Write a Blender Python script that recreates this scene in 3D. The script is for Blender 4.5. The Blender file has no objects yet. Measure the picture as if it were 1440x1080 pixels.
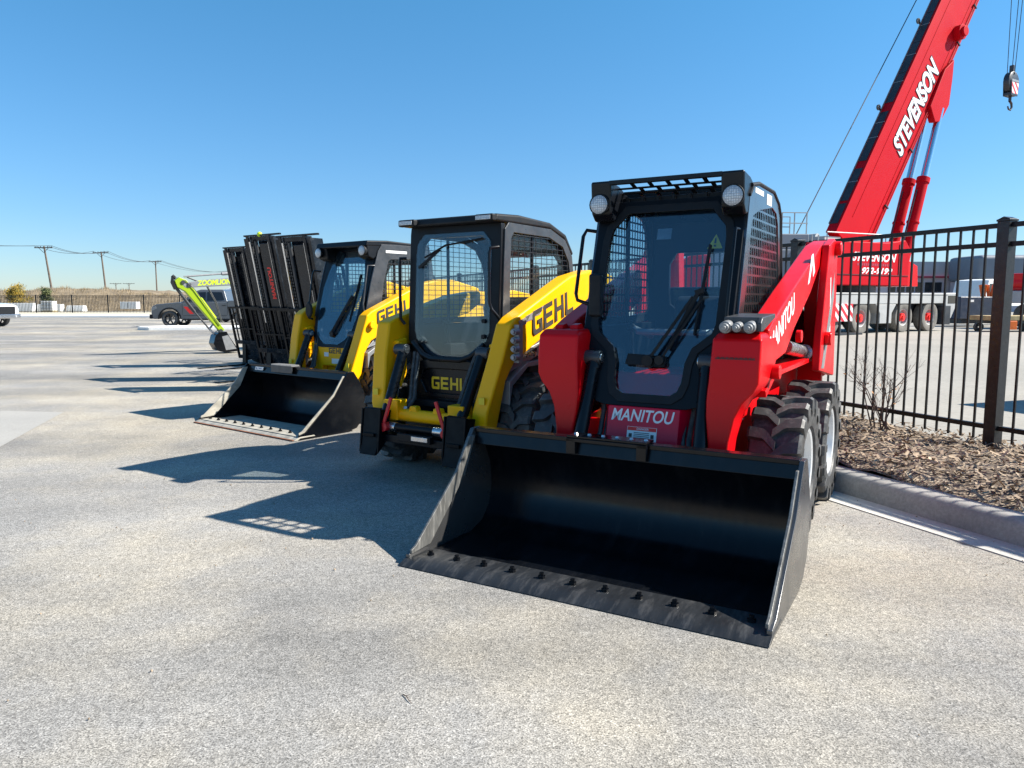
import bpy, bmesh, math, random
from mathutils import Vector, Matrix
random.seed(7)
R = math.radians
C = bpy.context.scene.collection
PI = math.pi

# ------------------------------------------------------------------ materials
def nodes_of(name):
    m = bpy.data.materials.new(name); m.use_nodes = True
    nt = m.node_tree; b = nt.nodes['Principled BSDF']
    return m, nt, b
def noise(nt, scale, detail=4, rough=.55, vec=None):
    n = nt.nodes.new('ShaderNodeTexNoise'); n.inputs['Scale'].default_value = scale
    n.inputs['Detail'].default_value = detail; n.inputs['Roughness'].default_value = rough
    if vec is not None: nt.links.new(vec, n.inputs['Vector'])
    return n
def ramp(nt, fac, stops):
    r = nt.nodes.new('ShaderNodeValToRGB'); nt.links.new(fac, r.inputs[0])
    e = r.color_ramp.elements
    while len(e) < len(stops): e.new(.5)
    for el, (p, c) in zip(e, stops):
        el.position = p; el.color = (c[0], c[1], c[2], 1) if not isinstance(c, (int, float)) else (c, c, c, 1)
    return r
def mixc(nt, fac, a, b, mode='MIX'):
    n = nt.nodes.new('ShaderNodeMix'); n.data_type = 'RGBA'; n.blend_type = mode
    for sock, v in ((n.inputs[0], fac), (n.inputs[6], a), (n.inputs[7], b)):
        if hasattr(v, 'links'): nt.links.new(v, sock)
        elif isinstance(v, (int, float)): sock.default_value = v
        else: sock.default_value = (v[0], v[1], v[2], 1)
    return n.outputs[2]
def coords(nt, scale=(1, 1, 1), rot=(0, 0, 0)):
    tc = nt.nodes.new('ShaderNodeTexCoord'); mp = nt.nodes.new('ShaderNodeMapping')
    mp.inputs['Scale'].default_value = scale; mp.inputs['Rotation'].default_value = rot
    nt.links.new(tc.outputs['Object'], mp.inputs['Vector'])
    return mp.outputs[0]
def bump(nt, b, height, strength, dist=.01):
    n = nt.nodes.new('ShaderNodeBump'); n.inputs['Strength'].default_value = strength
    n.inputs['Distance'].default_value = dist
    nt.links.new(height, n.inputs['Height']); nt.links.new(n.outputs[0], b.inputs['Normal'])
def surf(name, col, rough=.5, metal=0, var=.12, scale=6, coat=0, dirt=None, bmp=0, bscale=60, dirtamt=.5, rvar=.12, spec=None, stretch=(1, 1, 1)):
    """painted or plain surface with slight uneven colour, roughness and optional dust"""
    m, nt, b = nodes_of(name)
    v = coords(nt, stretch)
    n = noise(nt, scale, 5, .6, v)
    lo = tuple(c * (1 - var) for c in col); hi = tuple(min(1, c * (1 + var)) for c in col)
    c = ramp(nt, n.outputs[0], [(.3, lo), (.7, hi)]).outputs[0]
    if dirt:
        n2 = noise(nt, scale * 2.3, 8, .7, v)
        f = ramp(nt, n2.outputs[0], [(.5, 0), (.78, dirtamt)]).outputs[0]
        c = mixc(nt, f, c, dirt)
    nt.links.new(c, b.inputs['Base Color'])
    rr = ramp(nt, noise(nt, scale * 3, 4, .6, v).outputs[0], [(.3, max(.02, rough - rvar)), (.7, min(1, rough + rvar))])
    nt.links.new(rr.outputs[0], b.inputs['Roughness'])
    b.inputs['Metallic'].default_value = metal
    if coat: b.inputs['Coat Weight'].default_value = coat; b.inputs['Coat Roughness'].default_value = .08
    if spec is not None: b.inputs['Specular IOR Level'].default_value = spec
    if bmp: bump(nt, b, noise(nt, bscale, 5, .6, v).outputs[0], bmp, .004)
    return m
def glass(name, tint, dust=.05, rough=.02, haze_col=(.5, .58, .62), refl=.022):
    m = bpy.data.materials.new(name); m.use_nodes = True; nt = m.node_tree
    nt.nodes.remove(nt.nodes['Principled BSDF']); out = nt.nodes['Material Output']
    tr = nt.nodes.new('ShaderNodeBsdfTransparent'); tr.inputs[0].default_value = (*tint, 1)
    gl = nt.nodes.new('ShaderNodeBsdfGlossy'); gl.inputs['Roughness'].default_value = rough
    df = nt.nodes.new('ShaderNodeBsdfDiffuse'); df.inputs[0].default_value = (*haze_col, 1)
    lw = nt.nodes.new('ShaderNodeLayerWeight'); lw.inputs[0].default_value = .5
    pw = nt.nodes.new('ShaderNodeMath'); pw.operation = 'POWER'; pw.inputs[1].default_value = 4.5; nt.links.new(lw.outputs['Facing'], pw.inputs[0])
    fr = nt.nodes.new('ShaderNodeMath'); fr.operation = 'MULTIPLY_ADD'; fr.inputs[1].default_value = .5; fr.inputs[2].default_value = refl; nt.links.new(pw.outputs[0], fr.inputs[0])
    m1 = nt.nodes.new('ShaderNodeMixShader'); m2 = nt.nodes.new('ShaderNodeMixShader')
    nt.links.new(fr.outputs[0], m1.inputs[0]); nt.links.new(tr.outputs[0], m1.inputs[1]); nt.links.new(gl.outputs[0], m1.inputs[2])
    v = coords(nt); n = noise(nt, 2.2, 3, .5, v)
    f = ramp(nt, n.outputs[0], [(.3, dust * .5), (.7, dust * 1.5)])
    nt.links.new(f.outputs[0], m2.inputs[0]); nt.links.new(m1.outputs[0], m2.inputs[1]); nt.links.new(df.outputs[0], m2.inputs[2])
    nt.links.new(m2.outputs[0], out.inputs[0])
    return m
M = {}
M['red'] = surf('red_paint', (.66, .0025, .006), .32, 0, .04, 1.5, coat=.05, rvar=.05, spec=.2)
M['red_gloss'] = surf('red_gloss_paint', (.60, .001, .03), .3, 0, .04, 1.5, coat=.15, rvar=.04, spec=.3)  # extra blue puts the sky's magenta reflection into the base colour
M['cranered'] = surf('crane_red_paint', (.46, .0025, .010), .5, 0, .05, .5, rvar=.04, spec=.1)
M['yellow'] = surf('yellow_paint', (.95, .46, .002), .36, 0, .04, 1.5, coat=.04, rvar=.05, spec=.2)
M['lime'] = surf('lime_paint', (.30, .43, .006), .4, 0, .05, 2, coat=.1, rvar=.05)
M['black'] = surf('black_paint', (.004, .005, .0075), .3, 0, .2, 4, spec=.3, rvar=.06)
M['satin'] = surf('black_satin', (.0045, .0055, .008), .42, 0, .2, 4, spec=.22, rvar=.06)
M['plastic'] = surf('black_plastic', (.011, .012, .014), .55, 0, .2, 6, bmp=.1, bscale=200, spec=.25)
M['bucket'] = surf('bucket_black', (.0028, .0036, .0055), .21, 0, .25, 3, dirt=(.06, .06, .06), dirtamt=.16, stretch=(2.5, .5, .7), bmp=.04, bscale=14, spec=.32, rvar=.06)
M['scuff'] = surf('scuffed_edge_steel', (.020, .022, .025), .42, .2, .4, 6, dirt=(.26, .25, .24), dirtamt=.32, bmp=.2, bscale=40, stretch=(1.6, .35, .5))
M['cutter'] = surf('scuffed_cutter_steel', (.13, .13, .125), .45, .35, .5, 9, dirt=(.42, .41, .38), dirtamt=.75, bmp=.25, bscale=50, stretch=(1, 2.2, .35))
M['bucketside'] = surf('bucket_outer_side', (.13, .132, .136), .30, .75, .15, 2, rvar=.08)  # black paint lightened to carry the reflected ground and sun
M['worn'] = surf('worn_bucket_steel', (.36, .34, .29), .6, .1, .3, 9, dirt=(.6, .56, .48), dirtamt=.7, bmp=.2, bscale=60, stretch=(1.5, .4, 1))
M['rust'] = surf('rusty_edge', (.20, .075, .035), .75, 0, .35, 14, dirt=(.28, .2, .15), bmp=.3, bscale=80)
M['rubber'] = surf('tyre_rubber', (.044, .044, .045), .52, 0, .25, 9, dirt=(.24, .235, .22), dirtamt=.5, bmp=.25, bscale=90)
M['dusty_rubber'] = surf('dusty_tyre', (.16, .15, .135), .85, 0, .25, 3, dirt=(.32, .3, .27))
M['rim_white'] = surf('rim_light_paint', (.62, .63, .64), .35, .2, .1, 6)
M['rim_yellow'] = surf('rim_yellow_paint', (.7, .45, .01), .45, 0, .1, 6)
M['rim_dark'] = surf('rim_dark_paint', (.04, .042, .046), .35, .5, .1, 6)
M['steel'] = surf('bright_steel', (.55, .55, .56), .28, .95, .12, 10)
M['chrome'] = surf('chromed_rod', (.7, .72, .75), .14, 1, .05, 10)
M['greymetal'] = surf('grey_painted_metal', (.26, .265, .27), .42, .35, .15, 8, dirt=(.4, .39, .37))
M['darkgrey'] = surf('dark_grey_metal', (.055, .058, .064), .38, .3, .2, 8)
M['sideplate'] = surf('cab_side_plate', (.16, .165, .175), .2, .85, .1, 2, rvar=.05)
M['screen'] = surf('screen_mesh', (.022, .023, .026), .4, .3, .2, 10)
M['mast'] = surf('mast_steel', (.012, .015, .021), .22, .3, .3, 3, dirt=(.20, .20, .205), dirtamt=.3, spec=.35)
M['navy_panel'] = surf('navy_black_panel', (.010, .014, .020), .22, .1, .2, 3, spec=.4)
def lens():
    m, nt, b = nodes_of('lamp_lens'); vo = nt.nodes.new('ShaderNodeTexVoronoi'); vo.inputs['Scale'].default_value = 75; vo.inputs['Randomness'].default_value = .25
    nt.links.new(coords(nt), vo.inputs['Vector'])
    nt.links.new(ramp(nt, vo.outputs['Distance'], [(.1, (.75, .77, .78)), (.55, (.34, .36, .39))]).outputs[0], b.inputs['Base Color'])
    b.inputs['Roughness'].default_value = .15; b.inputs['Coat Weight'].default_value = 1; bump(nt, b, vo.outputs['Distance'], .6, .004); return m
M['lens'] = lens()
M['white'] = surf('white_paint', (.78, .78, .77), .4, 0, .05, 6)
M['carpaint_white'] = surf('white_car_paint', (.76, .77, .78), .25, 0, .02, .5, coat=.8, rvar=.03)
M['carpaint_grey'] = surf('grey_car_paint', (.11, .118, .13), .3, .3, .03, .5, coat=.6, rvar=.03)
M['lettering_white'] = surf('lettering_white', (.8, .8, .8), .45, 0, .04, 9)
M['lettering_dark'] = surf('lettering_dark', (.035, .035, .03), .5, 0, .1, 9)
M['lettering_yellow'] = surf('lettering_yellow', (.8, .5, .01), .45, 0, .06, 9)
M['lettering_red'] = surf('lettering_red', (.85, .02, .015), .45, 0, .06, 9)
M['lettering_lime'] = surf('lettering_lime', (.6, .8, .02), .45, 0, .06, 9)
M['redlever'] = surf('red_lever', (.6, .012, .02), .4, 0, .1, 9)
M['sticker_yellow'] = surf('sticker_yellow', (.85, .6, .02), .5)
M['blue'] = surf('blue_ink', (.06, .12, .35), .5)
M['fabric'] = surf('seat_vinyl', (.018, .018, .02), .65, 0, .3, 20, bmp=.2)
M['fence'] = surf('black_fence_paint', (.009, .0095, .011), .42, 0, .3, 12, spec=.3)
M['fencepost'] = surf('galvanised_black_post', (.014, .015, .018), .38, .2, .3, 15, dirt=(.1, .1, .1), dirtamt=.25)
M['craneg'] = surf('crane_grey', (.38, .385, .38), .45, 0, .1, 2, dirt=(.35, .33, .3), dirtamt=.4)
M['craned'] = surf('crane_dark', (.03, .034, .042), .4, .1, .3, 2)
M['craned_dark'] = surf('coupler_black', (.003, .0035, .005), .45, 0, .2, 6, spec=.15)
M['crane_navy'] = surf('navy_tank', (.028, .042, .075), .45, 0, .2, 2)
M['orange'] = surf('orange_paint', (.75, .14, .01), .45, 0, .2, 6)
M['wood'] = surf('weathered_pole_wood', (.13, .10, .078), .85, 0, .3, 4, bmp=.4, bscale=30)
M['pallet'] = surf('yellow_deck_wood', (.42, .33, .17), .8, 0, .25, 6)
M['twig'] = surf('bare_twig', (.105, .07, .055), .8, 0, .35, 12)
M['redtwig'] = surf('reddish_twig', (.22, .06, .04), .75, 0, .35, 12)
M['dryleaf'] = surf('dry_leaf', (.42, .2, .07), .75, 0, .4, 30)
M['wire'] = surf('wire_black', (.03, .03, .035), .6)
M['glass_blue'] = glass('tinted_door_glass', (.74, .87, .94), .02, haze_col=(.12, .27, .42), refl=.11)  # blue diffuse haze paints the sky reflected in the tinted pane
M['glass_dusty'] = glass('dusty_door_glass', (.86, .93, .96), .03, .03, (.16, .32, .50), refl=.05)  # dust film coloured blue to paint in reflected sky
M['glass_clear'] = glass('clear_glass', (.94, .97, .98), .012)
M['glass_car'] = surf('dark_car_glass', (.012, .015, .02), .08, 0, .1, 1, rvar=.03)
M['bld'] = surf('warehouse_panel', (.36, .37, .40), .6, 0, .05, .5)
M['bld_dark'] = surf('warehouse_dark_panel', (.15, .175, .215), .6, 0, .08, .5)
M['bld_red'] = surf('warehouse_red_trim', (.32, .02, .05), .6)
M['bld_low'] = surf('warehouse_pale_base', (.48, .42, .45), .6, 0, .08, .5)

def leafmat(name, a, b):
    m, nt, bs = nodes_of(name)
    n = noise(nt, 1.6, 4, .6, coords(nt))
    nt.links.new(ramp(nt, n.outputs[0], [(.35, a), (.65, b)]).outputs[0], bs.inputs['Base Color'])
    bs.inputs['Roughness'].default_value = .7
    return m
M['leaf_gold'] = leafmat('golden_leaves', (.06, .075, .02), (.40, .25, .02))
M['leaf_green'] = leafmat('dull_green_leaves', (.04, .065, .025), (.13, .14, .045))
M['drygrass'] = leafmat('dry_grass', (.20, .15, .085), (.38, .29, .17))

def asphalt():
    m, nt, b = nodes_of('worn_pale_asphalt')
    v = coords(nt)
    big = noise(nt, .3, 6, .66, v)
    streak = noise(nt, 1, 5, .6, coords(nt, (.09, .55, 1), (0, 0, R(-30))))
    swirl = noise(nt, .75, 6, .68, v)
    base = ramp(nt, big.outputs[0], [(.30, (.240, .236, .229)), (.45, (.298, .285, .265)), (.57, (.385, .350, .292)), (.72, (.475, .415, .32))]).outputs[0]
    st = ramp(nt, streak.outputs[0], [(.36, .76), (.62, 1.08)]).outputs[0]
    c = mixc(nt, 1.0, base, st, 'MULTIPLY')
    sw = ramp(nt, swirl.outputs[0], [(.36, .85), (.64, 1.09)]).outputs[0]
    c = mixc(nt, 1.0, c, sw, 'MULTIPLY')
    # aggregate: stones of two sizes, dark pits between them
    vor = nt.nodes.new('ShaderNodeTexVoronoi'); vor.inputs['Scale'].default_value = 125; nt.links.new(v, vor.inputs['Vector'])
    sep = nt.nodes.new('ShaderNodeSeparateColor'); nt.links.new(vor.outputs['Color'], sep.inputs[0])
    stone = ramp(nt, sep.outputs[0], [(.0, .62), (.25, .88), (.7, 1.05), (1, 1.3)]).outputs[0]
    c = mixc(nt, 1.0, c, stone, 'MULTIPLY')
    fine = noise(nt, 170, 4, .75, v)
    fn = ramp(nt, fine.outputs[0], [(.39, .26), (.5, 1.0), (.63, 1.5)]).outputs[0]
    c = mixc(nt, .9, c, fn, 'MULTIPLY')
    mid = noise(nt, 28, 4, .7, v)
    md = ramp(nt, mid.outputs[0], [(.35, .84), (.65, 1.12)]).outputs[0]
    c = mixc(nt, 1.0, c, md, 'MULTIPLY')
    # old oil drips and scuffed darker tracks
    oil = noise(nt, .55, 3, .45, coords(nt, (1, 1, 1), (0, 0, R(20))))
    c = mixc(nt, 1.0, c, ramp(nt, oil.outputs[0], [(.27, .70), (.36, 1.0)]).outputs[0], 'MULTIPLY')
    wv = nt.nodes.new('ShaderNodeTexWave'); wv.wave_type = 'RINGS'; wv.inputs['Scale'].default_value = .05; wv.inputs['Distortion'].default_value = 5; wv.inputs['Detail'].default_value = 3; wv.inputs['Detail Scale'].default_value = .6
    nt.links.new(coords(nt), wv.inputs['Vector'])
    c = mixc(nt, 1.0, c, ramp(nt, wv.outputs['Fac'], [(.0, .86), (.22, 1.0), (.8, 1.0), (1, 1.07)]).outputs[0], 'MULTIPLY')
    nt.links.new(c, b.inputs['Base Color'])
    b.inputs['Roughness'].default_value = .88; b.inputs['Specular IOR Level'].default_value = .3
    bump(nt, b, vor.outputs['Distance'], .22, .005)
    return m
M['asphalt'] = asphalt()
def concrete(name, a, b_, sc=.6, grain=60):
    m, nt, b = nodes_of(name); v = coords(nt)
    n = noise(nt, sc, 6, .65, v); g = noise(nt, grain, 4, .7, v)
    c = ramp(nt, n.outputs[0], [(.3, a), (.7, b_)]).outputs[0]
    c = mixc(nt, 1, c, ramp(nt, g.outputs[0], [(.3, .8), (.7, 1.15)]).outputs[0], 'MULTIPLY')
    nt.links.new(c, b.inputs['Base Color']); b.inputs['Roughness'].default_value = .9
    bump(nt, b, g.outputs[0], .3, .004)
    return m
M['kerb'] = concrete('kerb_concrete', (.24, .235, .225), (.40, .385, .36), 1.6, 45)
M['gutter'] = concrete('gutter_concrete', (.42, .405, .375), (.54, .52, .48), .8, 60)
M['patch'] = concrete('pale_concrete_patch', (.30, .29, .27), (.38, .362, .33), .5, 70)
M['yard'] = concrete('yard_hardstanding', (.255, .24, .21), (.34, .318, .278), .25, 22)
M['soil'] = concrete('dry_field_soil', (.34, .28, .19), (.50, .43, .31), .15, 6)
M['bank'] = concrete('grassy_bank_soil', (.12, .092, .06), (.29, .225, .145), .35, 2.5)
M['block'] = concrete('white_concrete_block', (.68, .68, .66), (.78, .78, .76), .5, 20)
M['verge'] = concrete('pale_dry_verge', (.42, .38, .29), (.54, .49, .39), .2, 8)
def mulch():
    m, nt, b = nodes_of('wood_mulch'); v = coords(nt, (38, 95, 60), (0, 0, R(25)))
    vor = nt.nodes.new('ShaderNodeTexVoronoi'); vor.inputs['Scale'].default_value = 1; nt.links.new(v, vor.inputs['Vector'])
    sep = nt.nodes.new('ShaderNodeSeparateColor'); nt.links.new(vor.outputs['Color'], sep.inputs[0])
    c = ramp(nt, sep.outputs[0], [(0, (.075, .05, .038)), (.35, (.19, .135, .095)), (.7, (.33, .25, .175)), (1, (.50, .42, .32))]).outputs[0]
    n = noise(nt, 1.4, 5, .6, coords(nt))
    c = mixc(nt, 1, c, ramp(nt, n.outputs[0], [(.3, .75), (.7, 1.15)]).outputs[0], 'MULTIPLY')
    nt.links.new(c, b.inputs['Base Color']); b.inputs['Roughness'].default_value = .92
    bump(nt, b, vor.outputs['Distance'], .9, .03)
    return m
M['mulch'] = mulch()
M['chip'] = surf('mulch_chip', (.30, .225, .155), .9, 0, .6, 3)
def hazard():
    m, nt, b = nodes_of('red_white_hazard_stripes'); v = coords(nt, (1, 1, 1), (0, R(45), 0))
    w = nt.nodes.new('ShaderNodeTexWave'); w.bands_direction = 'X'; w.inputs['Scale'].default_value = 1.1; nt.links.new(v, w.inputs['Vector'])
    nt.links.new(ramp(nt, w.outputs['Color'], [(.49, (.55, .015, .03)), (.51, (.75, .75, .75))]).outputs[0], b.inputs['Base Color'])
    b.inputs['Roughness'].default_value = .5
    return m
M['hazard'] = hazard()

# ------------------------------------------------------------------ mesh builder
def lerp(a, b, t): return a + (b - a) * t
class MB:
    def __init__(s): s.bm = bmesh.new(); s.mi = 0
    def f(s, vs):
        try: fc = s.bm.faces.new(vs)
        except ValueError: return None
        fc.material_index = s.mi; return fc
    def v(s, p): return s.bm.verts.new(p)
    def box(s, x0, x1, y0, y1, z0, z1, fn=None):
        c = [(x, y, z) for z in (z0, z1) for y in (y0, y1) for x in (x0, x1)]
        vs = [s.v(fn(p) if fn else p) for p in c]
        for q in ((0, 2, 3, 1), (4, 5, 7, 6), (0, 1, 5, 4), (2, 6, 7, 3), (0, 4, 6, 2), (1, 3, 7, 5)): s.f([vs[i] for i in q])
        return s
    def bar(s, p0, p1, w, h, up=(0, 0, 1)):
        """rectangular bar from p0 to p1, w across and h along up"""
        p0, p1 = Vector(p0), Vector(p1); d = (p1 - p0).normalized(); u = Vector(up)
        sx = d.cross(u)
        if sx.length < 1e-4: sx = d.cross(Vector((0, 1, 0)))
        sx.normalize(); u = sx.cross(d).normalized()
        vs = []
        for p in (p0, p1):
            for a, b in ((-1, -1), (1, -1), (1, 1), (-1, 1)): vs.append(s.v(p + sx * a * w / 2 + u * b * h / 2))
        s.f(vs[0:4]); s.f(vs[4:8])
        for i in range(4): s.f([vs[i], vs[(i + 1) % 4], vs[4 + (i + 1) % 4], vs[4 + i]])
        return s
    @staticmethod
    def P(ax, p, a):
        return {'x': (a, p[0], p[1]), 'y': (p[0], a, p[1]), 'z': (p[0], p[1], a)}[ax]
    def prism(s, pts, ax, a, b, fn=None):
        g = lambda q: fn(q) if fn else q
        A = [s.v(g(s.P(ax, p, a))) for p in pts]; B = [s.v(g(s.P(ax, p, b))) for p in pts]
        s.f(A); s.f(B[::-1]); n = len(pts)
        for i in range(n): s.f([A[i], A[(i + 1) % n], B[(i + 1) % n], B[i]])
        return s
    def ring(s, outer, inner, ax, a, b, fn=None):
        g = lambda q: fn(q) if fn else q
        n = len(outer); L = []
        for poly, d in ((outer, a), (inner, a), (outer, b), (inner, b)): L.append([s.v(g(s.P(ax, p, d))) for p in poly])
        oa, ia, ob, ib = L
        for i in range(n):
            j = (i + 1) % n
            s.f([oa[i], oa[j], ia[j], ia[i]]); s.f([ob[i], ib[i], ib[j], ob[j]])
            s.f([oa[i], ob[i], ob[j], oa[j]]); s.f([ia[i], ia[j], ib[j], ib[i]])
        return s
    def loft(s, rings, caps=True):
        L = [[s.v(p) for p in r] for r in rings]; n = len(L[0])
        for A, B in zip(L, L[1:]):
            for i in range(n): s.f([A[i], A[(i + 1) % n], B[(i + 1) % n], B[i]])
        if caps: s.f(L[0]); s.f(L[-1][::-1])
        return s
    def cyl(s, p0, p1, r, n=14, r1=None, caps=True):
        p0, p1 = Vector(p0), Vector(p1); d = (p1 - p0).normalized()
        a = d.cross(Vector((0, 0, 1)) if abs(d.z) < .9 else Vector((1, 0, 0))).normalized(); b = d.cross(a)
        r1 = r if r1 is None else r1
        return s.loft([[p + (a * math.cos(2 * PI * i / n) + b * math.sin(2 * PI * i / n)) * q for i in range(n)] for p, q in ((p0, r), (p1, r1))], caps)
    def tube(s, path, r, n=8, r1=None):
        path = [Vector(p) for p in path]; m = len(path); rings = []; prev = None
        for k, p in enumerate(path):
            d = ((path[min(k + 1, m - 1)] - path[max(k - 1, 0)])).normalized()
            if prev is None: a = d.cross(Vector((0, 0, 1)) if abs(d.z) < .9 else Vector((1, 0, 0))).normalized()
            else: a = (prev - d * prev.dot(d)).normalized()
            prev = a; b = d.cross(a); q = r if r1 is None else lerp(r, r1, k / (m - 1))
            rings.append([p + (a * math.cos(2 * PI * i / n) + b * math.sin(2 * PI * i / n)) * q for i in range(n)])
        return s.loft(rings)
    def lathe(s, prof, c, ax='x', n=32, closed=False):
        """prof: list of (axial, radius)"""
        rings = []
        for i in range(n):
            t = 2 * PI * i / n; co, si = math.cos(t), math.sin(t); r_ = []
            for a, r in prof:
                q = {'x': (a, r * co, r * si), 'y': (r * co, a, r * si), 'z': (r * co, r * si, a)}[ax]
                r_.append(s.v((c[0] + q[0], c[1] + q[1], c[2] + q[2])))
            rings.append(r_)
        k = len(prof)
        for i in range(n):
            A, B = rings[i], rings[(i + 1) % n]
            for j in range(k if closed else k - 1): s.f([A[j], A[(j + 1) % k], B[(j + 1) % k], B[j]])
        return s
    def sphere(s, c, r, n=10, sz=1):
        return s.lathe([(r * sz * -math.cos(PI * j / n), max(1e-4, r * math.sin(PI * j / n))) for j in range(n + 1)], c, 'z', n * 2)
    def map(s, fn):
        for v in s.bm.verts: v.co = Vector(fn(v.co))
        return s
    def build(s, name, mat, parent=None, bevel=0, seg=2, sharp=32):
        bm = s.bm
        bmesh.ops.recalc_face_normals(bm, faces=bm.faces[:])
        me = bpy.data.meshes.new(name); bm.to_mesh(me); bm.free()
        for p in me.polygons: p.use_smooth = True
        me.set_sharp_from_angle(angle=R(sharp))
        for mm in (mat if isinstance(mat, (list, tuple)) else [mat]): me.materials.append(mm)
        o = bpy.data.objects.new(name, me); C.objects.link(o)
        if parent is not None: o.parent = parent
        if bevel:
            bv = o.modifiers.new('bevel', 'BEVEL'); bv.width = bevel; bv.segments = seg; bv.limit_method = 'ANGLE'; bv.angle_limit = R(35)
            bv.harden_normals = True
        return o
def tag(o, label=None, cat=None, group=None, kind=None):
    if label: o['label'] = label
    if cat: o['category'] = cat
    if group: o['group'] = group
    if kind: o['kind'] = kind
    return o
def thing(name, label, cat, loc=(0, 0, 0), rz=0, group=None):
    o = bpy.data.objects.new(name, None); C.objects.link(o); o.empty_display_size = .2
    o.location = loc; o.rotation_euler = (0, 0, R(rz))
    return tag(o, label, cat, group)
def copy_tree(o, parent=None):
    c = o.copy(); C.objects.link(c)
    if parent is not None: c.parent = parent
    for ch in list(o.children): copy_tree(ch, c)
    return c
def letters(txt, mat, parent, org, right, up, w, h, bold=.02, shear=0, ext=.0015, spacing=1, name='lettering'):
    """real lettering: flat raised letters fitted into w x h, org = lower left corner"""
    cu = bpy.data.curves.new('t', 'FONT'); cu.body = txt; cu.offset = bold; cu.shear = shear; cu.space_character = spacing
    to = bpy.data.objects.new('t', cu); C.objects.link(to)
    bpy.context.view_layer.update()
    me = bpy.data.meshes.new_from_object(to.evaluated_get(bpy.context.evaluated_depsgraph_get()))
    bpy.data.objects.remove(to)
    xs = [v.co.x for v in me.vertices]; ys = [v.co.y for v in me.vertices]
    x0, x1, y0, y1 = min(xs), max(xs), min(ys), max(ys)
    bm = bmesh.new(); bm.from_mesh(me); bpy.data.meshes.remove(me)
    rv, uv = Vector(right).normalized(), Vector(up).normalized(); nv = rv.cross(uv); O = Vector(org)
    geo = bmesh.ops.extrude_face_region(bm, geom=bm.faces[:])
    for v in [e for e in geo['geom'] if isinstance(e, bmesh.types.BMVert)]: v.co.z = 1
    for v in bm.verts:
        v.co = O + rv * ((v.co.x - x0) / (x1 - x0) * w) + uv * ((v.co.y - y0) / (y1 - y0) * h) + nv * (.0008 + v.co.z * ext)
    b = MB(); b.bm.free(); b.bm = bm
    return b.build(name, mat, parent)
GL = {'G': [(.14, 0), (.95, 0), (.95, .56), (.48, .56), (.48, .38), (.72, .38), (.72, .2), (.3, .2), (.23, .27), (.23, .73), (.3, .8), (.95, .8), (.95, 1), (.14, 1), (0, .86), (0, .14)],
      'E': [(0, 0), (.9, 0), (.9, .2), (.23, .2), (.23, .4), (.84, .4), (.84, .6), (.23, .6), (.23, .8), (.9, .8), (.9, 1), (0, 1)],
      'H': [(0, 0), (.23, 0), (.23, .4), (.72, .4), (.72, 0), (.95, 0), (.95, 1), (.72, 1), (.72, .6), (.23, .6), (.23, 1), (0, 1)],
      'L': [(0, 0), (.85, 0), (.85, .2), (.23, .2), (.23, 1), (0, 1)]}
def gehl(mat, parent, org, right, up, w, h, shear=0):
    rv, uv = Vector(right).normalized(), Vector(up).normalized(); nv = rv.cross(uv); O = Vector(org)
    b = MB(); lw = w / 4
    for i, ch in enumerate('GEHL'):
        rings = []
        for e in (.0008, .0028):
            rings.append([O + rv * ((p[0] * .92 + i * 1.04) * lw + shear * p[1] * h) + uv * (p[1] * h) + nv * e for p in GL[ch]])
        b.loft(rings)
    return b.build('lettering', mat, parent)
def clip_line(poly, axis, c):
    """intervals of the line coord[axis]=c inside the polygon"""
    o = 1 - axis; xs = []
    for i in range(len(poly)):
        p, q = poly[i], poly[(i + 1) % len(poly)]
        if (p[axis] - c) * (q[axis] - c) < 0:
            t = (c - p[axis]) / (q[axis] - p[axis]); xs.append(lerp(p[o], q[o], t))
    xs.sort(); return list(zip(xs[::2], xs[1::2]))
def mesh_bars(b, poly, x, sp0, sp1, w, t=.0014):
    """woven screen in a plane x = const over a (y,z) polygon"""
    for axis, sp in ((0, sp0), (1, sp1)):
        lo = min(p[axis] for p in poly); hi = max(p[axis] for p in poly); c = lo + sp * .6
        while c < hi:
            for a, d in clip_line(poly, axis, c):
                if axis == 0: b.box(x - t, x + t, c - w / 2, c + w / 2, a, d)
                else: b.box(x - t * .7, x + t * .7, a, d, c - w / 2, c + w / 2)
            c += sp
def inset_poly(poly, d):
    n = len(poly); out = []
    area = sum(poly[i][0] * poly[(i + 1) % n][1] - poly[(i + 1) % n][0] * poly[i][1] for i in range(n)); sg = 1 if area > 0 else -1
    for i in range(n):
        p0, p1, p2 = Vector(poly[i - 1]), Vector(poly[i]), Vector(poly[(i + 1) % n])
        e1 = (p1 - p0).normalized(); e2 = (p2 - p1).normalized()
        n1 = Vector((-e1.y, e1.x)) * sg; n2 = Vector((-e2.y, e2.x)) * sg
        m = (n1 + n2); m = m / max(.3, m.dot(n1)) if m.length > 1e-6 else n1
        out.append(tuple(p1 + m * d))
    return out
def box_on(parent, name, mat, *a, bevel=0):
    return MB().box(*a).build(name, mat, parent, bevel)

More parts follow.
